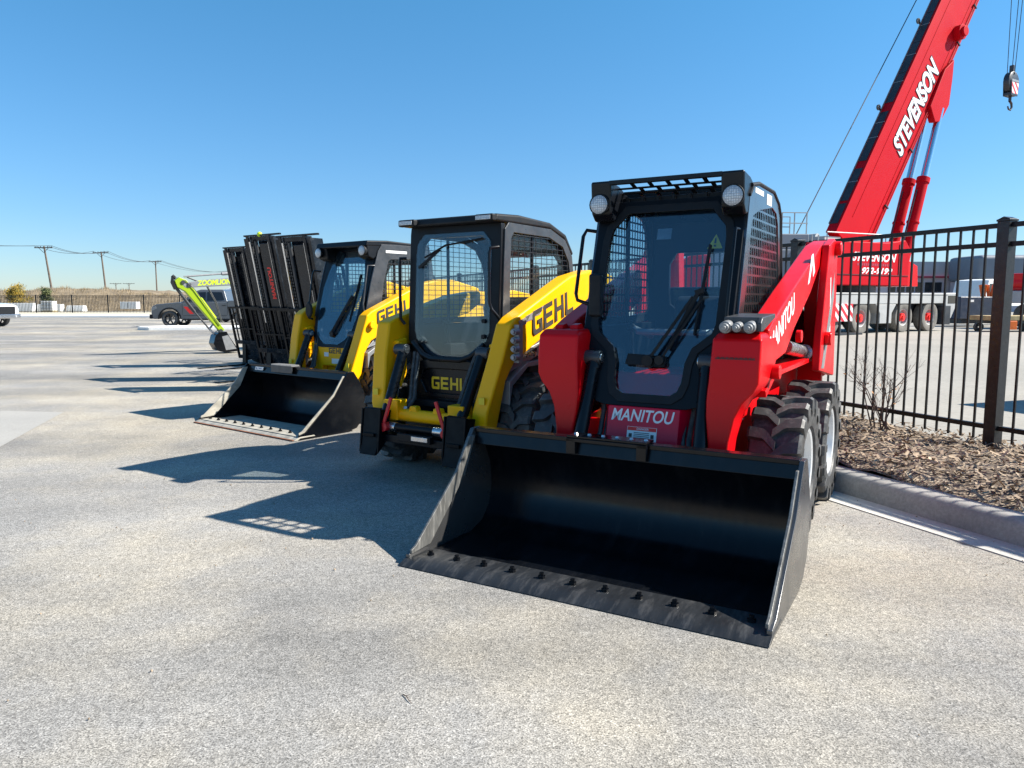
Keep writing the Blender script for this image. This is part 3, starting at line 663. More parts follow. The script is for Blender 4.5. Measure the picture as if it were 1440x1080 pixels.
        b = MB()
        for dx in (0, .04): b.cyl((sg * (.28 - dx), Y(.83), .56), (sg * (.28 - dx), Y(.80), .49), .021, 10)
        b.build('hose_fitting', M['steel'], t)
    mir = lambda h_: [(-x, z) for x, z in h_][::-1]
    if cabkind == 'round':
        yd = lambda z: Y(1.13) + (z - .9) * .055
        sh = lambda q: (q[0], q[1] + yd(q[2]), q[2])
        half_i = [(.14, .955), (.20, .985), (.325, 1.10), (.345, 1.16), (.345, 1.76), (.335, 1.84), (.28, 1.895)]
        half_o = [(.22, .88), (.27, .895), (.40, 1.0), (.455, 1.08), (.455, 1.80), (.455, 1.93), (.45, 1.985)]
        inn = half_i + mir(half_i); out = half_o + mir(half_o)
        b = MB(); b.ring(out, inn, 'y', -.03, .03, sh); dr = b.build('door', M['satin'], t, bevel=.008)
        b = MB(); b.prism(inset_poly(inn, -.03), 'y', -.042, -.034, sh); b.build('door_glass', M['glass_dusty'], dr)
        b = MB(); b.tube([(-.27, yd(1.74) - .06, 1.74), (-.05, yd(1.82) - .07, 1.83), (.30, yd(1.87) - .05, 1.87)], .008, 6); b.bar((-.33, yd(1.6) - .055, 1.66), (-.12, yd(1.8) - .055, 1.80), .012, .022); b.build('wiper', M['plastic'], dr)
        b = MB()
        for z in (1.12, 1.24): b.cyl((.33, yd(z) - .06, z), (.33, yd(z) - .03, z), .017, 10)
        for x in (-.3, -.26): b.cyl((x, yd(1.06) - .06, 1.06), (x, yd(1.06) - .03, 1.06), .012, 8)
        b.build('glass_bolt', M['plastic'], dr)
        # moulded black lower panel with a hexagonal recess and lettering
        ho = [(-.30, .62), (.30, .62), (.375, .76), (.34, .90), (.20, .93), (-.20, .93), (-.34, .90), (-.375, .76)]
        hi = [(-.22, .655), (.22, .655), (.28, .755), (.25, .835), (.19, .85), (-.19, .85), (-.25, .835), (-.28, .755)]
        b = MB(); b.ring(ho, hi, 'y', Y(1.06), Y(1.14)); b.prism(inset_poly(hi, -.01), 'y', Y(1.085), Y(1.139)); pn = b.build('front_panel', M['black'], t, bevel=.012, seg=3)
        gehl(M['lettering_yellow'], pn, (-.185, Y(1.085), .685), (1, 0, 0), (0, 0, 1), .37, .10)
        b = MB(); b.tube([(-.36, Y(1.06), 1.06), (-.24, Y(1.04), .965), (-.15, Y(1.03), .935), (.15, Y(1.03), .935), (.24, Y(1.04), .965), (.36, Y(1.06), 1.06)], .022, 10); b.build('door_sill', M['black'], t)
        b = MB(); b.box(-.33, .33, Y(1.0), Y(1.15), .55, .60); b.build('step', M['plastic'], t, bevel=.006)
        ro = [(Y(1.06), 1.985), (Y(1.08), 2.045), (Y(1.40), 2.06), (Y(1.86), 2.04), (Y(2.12), 1.96), (Y(2.26), 1.80), (Y(2.22), 1.78), (Y(2.08), 1.92), (Y(1.85), 1.985)]
        b = MB(); b.prism(ro, 'x', -.468, .468); rf = b.build('roof', M['plastic'], t, bevel=.03, seg=3)
        for sg in (-1, 1):
            b = MB(); b.box(sg * .385 - .085, sg * .385 + .085, Y(1.02), Y(1.075), 1.985, 2.04); hl = b.build('headlight', M['plastic'], t, bevel=.014, seg=3)
            b = MB(); b.box(sg * .385 - .068, sg * .385 + .068, Y(1.012), Y(1.019), 1.997, 2.028); b.build('lens', M['lens'], hl, bevel=.005)
        so = [(Y(1.15), 1.20), (Y(1.17), 1.6), (Y(1.19), 1.94), (Y(1.24), 1.99), (Y(1.86), 1.985), (Y(2.10), 1.91), (Y(2.22), 1.78), (Y(2.26), 1.58), (Y(2.28), 1.2), (Y(1.7), 1.2)]
        si = [(Y(1.25), 1.25), (Y(1.26), 1.6), (Y(1.27), 1.87), (Y(1.31), 1.92), (Y(1.84), 1.915), (Y(2.06), 1.85), (Y(2.16), 1.73), (Y(2.2), 1.58), (Y(2.21), 1.25), (Y(1.7), 1.25)]
        sp_, wd = (.085, .042), .005; plate = 'darkgrey'
        b = MB(); b.tube([(.455, Y(1.12), 1.80), (.43, Y(1.05), 1.79), (.425, Y(1.04), 1.75), (.425, Y(1.04), 1.38), (.44, Y(1.05), 1.33), (.47, Y(1.08), 1.28), (.475, Y(1.12), 1.24)], .012, 10); b.build('grab_handle', M['black'], t)
        b = MB(); b.tube([(-.47, Y(1.12), 1.74), (-.505, Y(1.08), 1.74), (-.51, Y(1.08), 1.70), (-.51, Y(1.08), 1.25), (-.48, Y(1.1), 1.2)], .013, 10); b.build('grab_handle', M['black'], t)
        rz0, ry0 = 1.95, 2.2
    else:
        yd = lambda z: Y(1.02) + (z - .85) * .31
        sh = lambda q: (q[0], q[1] + yd(q[2]), q[2])
        half_i = [(.12, .90), (.20, .94), (.29, 1.02), (.335, 1.2), (.35, 1.55), (.31, 1.74), (.22, 1.985)]
        half_o = [(.22, .84), (.28, .86), (.37, .96), (.42, 1.2), (.44, 1.55), (.44, 1.85), (.44, 2.02)]
        inn = half_i + mir(half_i); out = half_o + mir(half_o)
        b = MB(); b.ring(out, inn, 'y', -.03, .03, sh); dr = b.build('door', M['satin'], t, bevel=.008)
        b = MB(); b.prism(inset_poly(inn, -.02), 'y', -.04, -.034, sh); b.build('door_glass', M['glass_blue'], dr)
        b = MB(); b.bar((-.02, yd(1.0) - .055, 1.0), (.22, yd(1.45) - .055, 1.45), .022, .03); b.bar((.06, yd(1.0) - .05, 1.0), (.26, yd(1.40) - .05, 1.40), .014, .02); b.bar((.25, yd(1.2) - .05, 1.15), (.29, yd(1.7) - .05, 1.7), .016, .026); b.cyl((0, yd(1.0) - .07, 1.0), (0, yd(1.0) - .02, 1.0), .035, 12); b.build('wiper', M['plastic'], dr)
        b = MB(); b.prism([(-.36, .54), (-.20, .54), (-.18, .62), (.18, .62), (.20, .54), (.36, .54), (.39, .89), (-.39, .89)], 'y', Y(1.0), Y(1.09)); pn = b.build('front_panel', M['yellow'], t, bevel=.012)
        gehl(M['lettering_dark'], pn, (-.05, Y(1.0), .77), (1, 0, 0), (0, 0, 1), .26, .065)
        b = MB(); b.box(-.14, -.06, Y(.997), Y(.9995), .73, .78); b.box(-.0, .22, Y(.997), Y(.9995), .65, .71); b.build('front_sticker', M['white'], pn)
        ro = [(Y(1.16), 2.02), (Y(1.18), 2.085), (Y(1.5), 2.10), (Y(2.2), 2.08), (Y(2.22), 2.03), (Y(1.5), 2.03)]
        b = MB(); b.prism(ro, 'x', -.46, .46)
        for sg in (-1, 1): b.prism([(Y(1.17), 2.06), (Y(1.2), 1.90), (Y(1.28), 1.87), (Y(1.42), 1.97), (Y(1.5), 2.05)], 'x', sg * .28, sg * .455)
        b.build('roof', M['satin'], t, bevel=.016, seg=3)
        for sg in (-1, 1): lamp(t, sg * .40, Y(1.16), 1.97, .055)
        so = [(Y(1.12), 1.20), (Y(1.22), 1.6), (Y(1.34), 1.97), (Y(1.40), 2.05), (Y(1.6), 2.055), (Y(2.16), 2.05), (Y(2.22), 2.0), (Y(2.26), 1.7), (Y(2.28), 1.2), (Y(1.7), 1.2)]
        si = [(Y(1.36), 1.25), (Y(1.42), 1.6), (Y(1.50), 1.86), (Y(1.54), 1.88), (Y(1.65), 1.885), (Y(2.12), 1.90), (Y(2.16), 1.87), (Y(2.18), 1.7), (Y(2.19), 1.25), (Y(1.7), 1.25)]
        sp_, wd = (.055, .05), .009; plate = 'darkgrey'
        b = MB(); b.tube([(-.44, Y(1.22), 1.75), (-.50, Y(1.16), 1.76), (-.515, Y(1.15), 1.72), (-.515, Y(1.06), 1.22), (-.49, Y(1.06), 1.18), (-.43, Y(1.06), 1.17)], .012, 10); b.build('grab_handle', M['black'], t)
        b = MB(); b.tube([(.46, Y(1.30), 1.80), (.44, Y(1.2), 1.80), (.44, Y(1.12), 1.35), (.45, Y(1.12), 1.28), (.46, Y(1.2), 1.26)], .0095, 10); b.build('grab_handle', M['darkgrey'], t)
        b = MB(); b.lathe([(-.012, .001), (-.014, .05), (.0, .062), (.02, .05), (.03, .001)], (-.44, Y(1.02), 1.28), 'y', 16); b.map(lambda p: (p[0], p[1], 1.28 + (p[2] - 1.28) * 1.7)); b.build('mirror', M['plastic'], t)
        rz0, ry0 = 2.02, 2.2
    for sg in (-1, 1):
        pl_ = side_screen(t, so, si, sg, .46, plate, sp_, wd)
        if cabkind != 'round' and sg > 0:
            b = MB(); b.box(.4695, .4705, Y(1.46), Y(1.80), 1.955, 1.985); b.build('side_sticker', M['white'], pl_)
    b = MB()
    for sg in (-1, 1):
        b.bar((sg * .43, yd(1.05) + .045, 1.05), (sg * .43, yd(rz0) + .045, rz0), .045, .06, up=(0, 1, 0)); b.bar((sg * .43, Y(2.22), .94), (sg * .43, Y(ry0), rz0 - .15), .04, .06, up=(0, 1, 0)); b.bar((sg * .435, Y(1.62), 1.2), (sg * .435, Y(1.62), rz0), .018, .03, up=(0, 1, 0))
        b.prism([(Y(1.12), .86), (Y(1.16), 1.2), (Y(2.26), 1.2), (Y(2.28), .86), (Y(1.5), .79)], 'x', sg * .40, sg * .447)
    b.build('cab_frame', M['satin'], t, bevel=.006)
    rin = [(-.28, 1.26), (.28, 1.26), (.35, 1.36), (.35, 1.72), (.26, 1.85), (-.26, 1.85), (-.35, 1.72), (-.35, 1.36)]
    rout = [(-.40, .93), (.40, .93), (.43, 1.0), (.43, 1.7), (.42, rz0 - .05), (-.42, rz0 - .05), (-.43, 1.7), (-.43, 1.0)]
    b = MB(); b.ring(rout, rin, 'y', Y(2.18), Y(2.215)); rw = b.build('rear_wall', M['satin'], t)
    b = MB(); b.prism(inset_poly(rin, -.008), 'y', Y(2.195), Y(2.199)); b.build('rear_glass', M['glass_clear'], rw)
    seat(t, Y(1.45))
    wheels(t, [(.69, Y(1.36), 1), (.69, Y(2.36), 1), (-.69, Y(1.36), -1), (-.69, Y(2.36), -1)], .42, .30, .225, 'rubber', 'rim_yellow')
    # coupler
    if cabkind == 'round':
        b = MB(); b.cyl((-.42, Y(.80), .50), (.42, Y(.80), .50), .05, 14); b.box(-.40, -.25, Y(.74), Y(.86), .46, .62); b.box(.25, .40, Y(.74), Y(.86), .46, .62)
        for x in (-.12, .12): b.prism([(x - .05, .52), (x + .05, .52), (x + .03, .58), (x - .03, .58)], 'y', Y(.77), Y(.83))
        b.build('cross_tube', M['yellow'], t, bevel=.01)
        b = MB(); b.cyl((-.45, Y(.70), .42), (.45, Y(.70), .42), .03, 12); b.box(-.40, .40, Y(.66), Y(.76), .30, .36); b.box(-.15, .18, Y(.62), Y(.66), .33, .39); b.build('coupler_bar', M['satin'], t, bevel=.006)
        for x0, x1 in ((-.30, -.22), (.16, .26)): b = MB(); b.cyl((x0, Y(.70), .42), (x1, Y(.70), .42), .036, 12); b.build('coupler_sleeve', M['steel'], t, bevel=.004)
        for q in ((-.12, -.05, Y(.652), Y(.66), .34, .358), (.0, .16, Y(.612), Y(.62), .345, .38)): MB().box(*q).build('coupler_latch', M['steel'], t, bevel=.003)
        for sg in (-1, 1):
            b = MB(); b.prism([(Y(.63), .56), (Y(.66), .565), (Y(.62), .26), (Y(.59), .20), (Y(.565), .20), (Y(.595), .28)], 'x', sg * .33, sg * .50); b.prism([(Y(.62), .56), (Y(.74), .54), (Y(.68), .30), (Y(.58), .21)], 'x', sg * .501, sg * .518)
            b.prism([(Y(.62), .56), (Y(.74), .54), (Y(.68), .30), (Y(.58), .21)], 'x', sg * .312, sg * .329)
            b.box(min(sg * .36, sg * .48), max(sg * .36, sg * .48), Y(.585), Y(.60), .34, .37)
            b.build('coupler_plate', M['craned_dark'], t, bevel=.006)
            b = MB(); b.bar((sg * .30, Y(.64), .45), (sg * .24 if sg > 0 else -.20, Y(.62), .66), .03, .016, up=(0, 1, 0)); b.cyl((sg * .30, Y(.63), .42), (sg * .30, Y(.70), .42), .035, 12); b.bar((sg * .30, Y(.64), .42), (sg * .36, Y(.64), .34), .03, .02, up=(0, 1, 0)); b.build('lock_lever', M['redlever'], t, bevel=.006)
    else:
        b = MB(); b.box(-.48, .48, Y(.66), Y(.80), .15, .48); b.cyl((-.45, Y(.80), .45), (.45, Y(.80), .45), .05, 14); b.build('quick_coupler', M['satin'], t, bevel=.006)
        bk = make_bucket(t, 'bucket', 'worn', 'bucket')
        b = MB(); b.box(-.40, .0, .63, .642, .57, .652); b.box(-.40, .0, .6425, .75, .643, .652); st = b.build('step', M['darkgrey'], bk, bevel=.003)
        b = MB()
        for k in range(15): b.box(-.395 + k * .0265, -.38 + k * .0265, .63, .74, .6522, .664)
        b.build('step_teeth', M['greymetal'], st)
        b = MB(); b.prism([(-.76, .573), (-.60, .573), (-.58, .612), (-.74, .612)], 'y', .655, .661); b.map(lambda p: (p[0], p[1] - .003, p[2])); dc = b.build('bucket_sticker', M['white'], bk)
        b = MB(); b.prism([(-.735, .582), (-.725, .582), (-.715, .604), (-.728, .604)], 'y', .6505, .6518); b.prism([(-.724, .5815), (-.70, .5815), (-.698, .588), (-.722, .588)], 'y', .6505, .6518); b.prism([(-.68, .588), (-.62, .588), (-.617, .596), (-.677, .596)], 'y', .6505, .6518); b.build('sticker_mark', M['blue'], dc)
        b = MB(); b.box(-.935, .935, -.052, -.02, .004, .013); b.build('worn_lip', M['rust'], bk)
        b = MB(); b.box(-.90, .90, .022, .20, .0365, .0385); b.box(-.90, .90, .2165, .52, .0225, .0255); b.build('floor_wear', M['worn'], bk)
    return t
red_loader()
yellow_loader('yellow skid steer loader without a bucket, its red coupler levers raised, beside the red loader', (-1.105, 5.09), -34, 0, 'round')
yellow_loader('yellow skid steer loader with a worn black bucket on the ground, next to the forklifts', (-2.885, 8.006), -38.2, .20, 'tall')

#PART3
# ------------------------------------------------------------------ the ground
KD = Vector((-.383, .924, 0)); KN = Vector((.924, .383, 0)); K0 = Vector((2.65, 4.77, 0))   # kerb foot line beside the machines
def kp(t, off=0, z=0): return tuple(K0 + KD * t + KN * off + Vector((0, 0, z)))
def flat(name, pts, mat, kind='structure', parent=None):
    b = MB(); b.f([b.v(p) for p in pts]); return tag(b.build(name, mat, parent), kind=kind)
flat('ground', [(-900, -300, -.03), (900, -300, -.03), (900, 1500, -.03), (-900, 1500, -.03)], M['soil'])
LOT = [kp(-14), kp(62), (-24, 62.3, 0), (-110, 60.1, 0), (-100, -25, 0), (10, -25, 0)]
b = MB(); b.f([b.v(p) for p in LOT]); tag(b.build('parking_lot', M['asphalt']), kind='structure')
flat('pavement_patch', [(-6.35, 9.45, .004), (-5.62, 9.35, .004), (-4.9, 7.1, .004), (-5.6, 5.2, .004), (-12, 4, .004), (-14, 9.9, .004)], M['patch'])
flat('yard', [kp(-14, 2.6, .02), kp(60, 2.6, .02), (60, 110, .02), (160, 110, .02), (160, -25, .02), (20, -25, .02)], M['yard'])
# kerb with rounded nose and a concrete gutter strip
def sweep(prof, ts, off=0, jit=0):
    b = MB(); rings = []
    for t in ts: rings.append([kp(t, o, z) for o, z in prof])
    b.loft(rings); return b
ts = [-14 + k * 2 for k in range(38)]
b = MB()
for k in range(25):
    rr_ = random.Random(k); dz = rr_.uniform(-.004, .004); do = rr_.uniform(-.005, .005); rings = []
    for j in range(7):
        t_ = -14 + k * 3.05 + j * 3.03 / 6
        rings.append([kp(t_, o + do + rr_.uniform(-.003, .003), z + dz + (rr_.uniform(-.003, .003) if z > .05 else 0)) for o, z in [(-.0, -.02), (.010, .07), (.024, .118), (.045, .138), (.078, .148), (.20, .15), (.20, -.02)]])
    b.loft(rings)
tag(b.build('kerb', M['kerb'], sharp=50), kind='structure')
tag(sweep([(-.24, -.02), (-.24, .006), (-.02, .004), (.0, .004), (.0, -.02)], ts).build('gutter', M['gutter']), kind='structure')
b = MB(); rows = []
for i in range(140):
    t = -6 + i * .16; r_ = []
    for j in range(18):
        o = .2 + j * 2.35 / 17
        z = .135 + random.uniform(-.012, .02) + .03 * math.sin(t * 1.3 + o) + (.03 * math.sin(o * 2) if j else -.01)
        if j == 17: z = .0
        r_.append(b.v(kp(t, o, z)))
    rows.append(r_)
for A, B_ in zip(rows, rows[1:]):
    for j in range(17): b.f([A[j], A[j + 1], B_[j + 1], B_[j]])
r0 = [b.v(kp(16.24, .2, .14)), b.v(kp(16.24, 2.5, .14)), b.v(kp(60, 2.5, .14)), b.v(kp(60, .2, .14))]; b.f(r0)
tag(b.build('mulch_bed', M['mulch'], sharp=180), kind='structure')
# loose chips on the bed: nobody could count them
b = MB()
for k in range(9000):
    t = random.uniform(-4.5, 6.5); o = random.uniform(.2, 2.45); c = Vector(kp(t, o, .16 + random.uniform(-.01, .035) + .03 * math.sin(t * 1.3 + o) + .02 * math.sin(o * 2)))
    a = random.gauss(R(65), .9); l = random.uniform(.018, .055); w = random.uniform(.006, .014); tl = random.gauss(0, .35)
    d = Vector((math.cos(a), math.sin(a), tl)).normalized() * l; e = Vector((-math.sin(a), math.cos(a), random.gauss(0, .5))).normalized() * w
    b.f([b.v(c - d - e), b.v(c + d - e * .6), b.v(c + d * 1.05 + e), b.v(c - d * .9 + e * .8)])
o = b.build('mulch_chips', M['chip'], sharp=0); tag(o, 'loose brown wood chips scattered over the mulch bed', 'mulch', kind='stuff')
# ------------------------------------------------------------------ fences
def fence_run(label, origin, d, n0, n1, span, z0, zt, pw, gap, post_mat='fencepost', rails=(1.87, 2.03, .30), pk=.016, group=None):
    d = Vector(d).normalized(); ang = math.degrees(math.atan2(d.y, d.x))
    t = thing('iron_fence', label, 'fence', (origin[0], origin[1], 0), ang, group)
    b = MB(); b.box(-pw / 2, pw / 2, -pw / 2, pw / 2, z0 - .2, zt); b.box(-pw / 2 - .006, pw / 2 + .006, -pw / 2 - .006, pw / 2 + .006, zt + .0005, zt + .018); b.prism([(-pw / 2, zt + .019), (pw / 2, zt + .019), (0, zt + .04)], 'y', -pw / 2, pw / 2)
    post = b.build('post', M[post_mat], t, bevel=.003)
    b = MB(); L = span - pw
    for z in rails: b.box(pw / 2, span - pw / 2, -.019, .019, z - .02, z + .02)
    k = 1; n = int(L / gap)
    for k in range(1, n): 
        x = pw / 2 + k * L / n; b.box(x - pk / 2, x + pk / 2, -pk / 2, pk / 2, z0 + .05, max(rails) - .021)
    pan = b.build('panel', M['fence'], t)
    for k in range(n0, n1 + 1):
        if k == n0: post.location.x = k * span; pan.location.x = k * span
        else:
            c = post.copy(); C.objects.link(c); c.location.x = k * span
            if k < n1: c = pan.copy(); C.objects.link(c); c.location.x = k * span
    return t
fence_run('black picket fence on the mulch bed behind the machines and in front of the crane', (4.18, 6.47), (-.383, .924), -3, 16, 2.42, .13, 2.06, .105, .117)
fence_run('distant black picket fence across the far side of the parking lot', (-49.6, 79), (1, .012), -12, 14, 3.72, .05, 1.92, .10, .15, 'fence', (1.72, 1.86, .22), .03)

# ------------------------------------------------------------------ forklifts
def forklift(label, loc, rz, H, tilt, letter=False, knob=False):
    t = thing('forklift', label, 'forklift', (loc[0], loc[1], 0), rz, 'forklifts parked in a row')
    tl = math.tan(R(tilt)); sh = lambda p: (p[0], p[1] - (p[2] - .1) * tl, p[2])
    b = MB()
    for sg in (-1, 1):
        b.prism([(.10, .0), (.10, .17), (.26, .17), (.26, .13), (.14, .13), (.14, .04), (.26, .04), (.26, 0)], 'z', .12, H) if False else None
        x = sg * .37; b.box(x - .035, x + .035, .02, .04, .1, H); b.box(x - .035, x + .035, .24, .26, .1, H); b.box(min(x + sg * .015, x + sg * .035), max(x + sg * .015, x + sg * .035), .0405, .2395, .1, H)
    b.box(-.334, .334, .262, .28, H - .12, H - .02); b.box(-.334, .334, .262, .28, .35, .55); b.box(-.334, .334, .262, .28, 1.3, 1.45); b.map(sh)
    mo = b.build('mast', M['mast'], t, bevel=.003)
    b = MB()
    for sg in (-1, 1):
        x = sg * .285; b.box(x - .032, x + .032, -.0, .018, .12, H + .03); b.box(x - .032, x + .032, .115, .13, .12, H + .03); b.box(x + sg * .012, x + sg * .032, .0185, .1145, .12, H + .03)
    b.box(-.252, .252, .04, .10, H - .04, H + .03); b.map(sh); b.build('inner_mast', M['mast'], mo, bevel=.003)
    for sg in (-1, 1):
        b = MB(); b.cyl((sg * .19, .09, .15), (sg * .19, .09, H * .62), .035, 12); b.cyl((sg * .19, .09, H * .62), (sg * .19, .09, H - .05), .022, 12); b.map(sh); b.build('lift_cylinder', M['darkgrey'], t)
        b = MB()
        for k in range(int((H - .5) / .05)): b.box(-.17 - sg * .022 - .009, -.17 - sg * .022 + .009, .0, .011, .5 + k * .05, .5 + k * .05 + .036)
        b.map(sh); b.build('lift_chain', M['darkgrey'], t)
        b = MB(); b.tube([sh(p) for p in ((sg * .23, .03, .5), (sg * .235, .02, 1.2), (sg * .225, .03, H - .2), (sg * .2, .08, H - .08))], .014, 6); b.build('hose', M['rubber'], t)
    b = MB(); b.cyl((-.225, .0, 1.0), (-.225, .0, H - .06), .017, 10); b.map(sh); b.build('cylinder_rod', M['chrome'], t)
    b = MB(); b.cyl((-.10, .03, 1.0), (-.10, .03, H - .06), .03, 12); b.map(sh); b.build('lift_cylinder', M['darkgrey'], t)
    b = MB(); b.box(.258, .268, -.006, .0, .6, H - .08); b.map(sh); b.build('lit_rail_edge', M['steel'], t)  # bright strip added as the lit highlight along the rail edge
    b = MB(); b.box(.0 if letter or knob is None else .16, .245, .012, .03, .7, H - .1); b.map(sh); pl = b.build('mast_panel', M['navy_panel'], t, bevel=.004)
    b = MB(); b.box(-.24, .24, .135, .15, .5, H - .13); b.map(sh); b.build('inner_stage', M['mast'], t)
    if letter:
        b0 = letters('MANITOU', M['lettering_red'], pl, (.09, .0, 0), (0, 0, 1), (-1, 0, 0), .54, .10, .05)
        zz = 1.42
        for v in b0.data.vertices:
            z = v.co.z + zz; x = v.co.x + .10; y = .0105 - (.0 - v.co.y) * 1; v.co = (x, y - .001 - (z - .1) * tl, z)
    if knob:
        b = MB(); b.sphere(sh((.02, .05, H + .06)), .045, 6); b.build('mast_bulb', M['lettering_lime'], t)
    b = MB(); b.box(-.40, .58, .02, .06, H + .032, H + .06); b.map(sh); b.build('top_bar', M['mast'], t, bevel=.006)
    b = MB(); b.box(-.52, .52, -.06, -.02, .14, .22); b.box(-.52, .52, -.06, -.02, .46, .54); b.box(-.3, .3, -.019, .03, .2, .5); b.map(sh); b.build('carriage', M['mast'], t, bevel=.004)
    b = MB(); b.box(-.56, -.52, -.055, -.015, .14, 1.22); b.box(.52, .56, -.055, -.015, .14, 1.22); b.box(-.5605, .5605, -.06, -.012, 1.2205, 1.262); b.box(-.519, .519, -.05, -.02, .78, .805)
    for k in range(7): b.box(-.42 + k * .14 - .012, -.42 + k * .14 + .012, -.045, -.024, .541, 1.2195)
    b.map(sh); b.build('load_backrest', M['satin'], t)
    for sg in (-1, 1):
        b = MB(); b.prism([(-.062, .60), (-.10, .60), (-.112, .06), (-.14, .035), (-1.2, .018), (-1.2, .008), (-.09, .004), (-.062, .03)], 'x', sg * .30 - .06, sg * .30 + .06); b.build('fork', M['satin'], t, bevel=.004)
    # truck body
    b = MB(); b.prism([(.35, .22), (.35, .62), (.75, .66), (.80, .40), (1.35, .40), (1.40, .98), (2.35, 1.02), (2.52, .80), (2.50, .28), (2.2, .2)], 'x', -.52, .52); b.build('body', M['red'] if letter else M['darkgrey'], t, bevel=.04, seg=3)
    b = MB(); b.prism([(2.0, .24), (1.98, .84), (2.42, .82), (2.62, .7), (2.60, .3)], 'x', -.56, .56); b.build('counterweight', M['darkgrey'], t, bevel=.05, seg=3)
    b = MB()
    for sg in (-1, 1):
        b.tube([(sg * .47, .40, .62), (sg * .46, .62, 1.5), (sg * .45, .80, 2.07), (sg * .45, .95, 2.12), (sg * .45, 1.7, 2.12), (sg * .45, 1.85, 2.06), (sg * .48, 2.1, .98)], .034, 8)
    for k in range(7): b.box(-.43, .43, .90 + k * .13, .93 + k * .13, 2.105, 2.135)
    b.build('overhead_guard', M['satin'], t)
    for sg in (-1, 1): lamp(t, sg * .42, .70, 2.05, .05)
    b = MB(); b.box(-.25, .25, 1.2, 1.7, 1.0, 1.1); b.prism([(1.62, 1.1), (1.72, 1.1), (1.82, 1.55), (1.74, 1.56)], 'x', -.23, .23); b.build('seat', M['fabric'], t, bevel=.03)
    b = MB(); b.cyl((0, .72, .66), (0, .95, 1.18), .025, 8); b.lathe([(-.012, .16), (0, .172), (.012, .16), (0, .148)], (0, .95, 1.2), 'z', 18, closed=True); b.build('steering_wheel', M['plastic'], t)
    for y, r, x in ((.50, .33, .47), (2.02, .27, .44)):
        for sg in (-1, 1):
            b = MB(); b.lathe([(-.11, r * .6), (-.115, r * .9), (-.09, r), (.09, r), (.115, r * .9), (.11, r * .6)], (0, 0, 0), 'x', 28, closed=True); wh = b.build('wheel', M['rubber'], t); wh.location = (sg * (x + .02), y, r)
            b = MB(); b.lathe([(sg * .09, r * .6), (sg * .03, r * .5), (sg * .05, .001)], (0, 0, 0), 'x', 20); b.build('rim', M['rim_white'], wh)
forklift('forklift with red lettering down its black mast, forks resting on the asphalt', (-4.09, 13.5), -35, 2.46, 11.5, True, True)
forklift('black masted forklift farthest from the loaders, nearest the lime excavator', (-5.49, 16.2), -35, 2.44, 11.5)
forklift('black masted forklift half hidden behind the arm of the worn bucket loader', (-3.11, 12.0), -35, 2.33, 11, False, None)

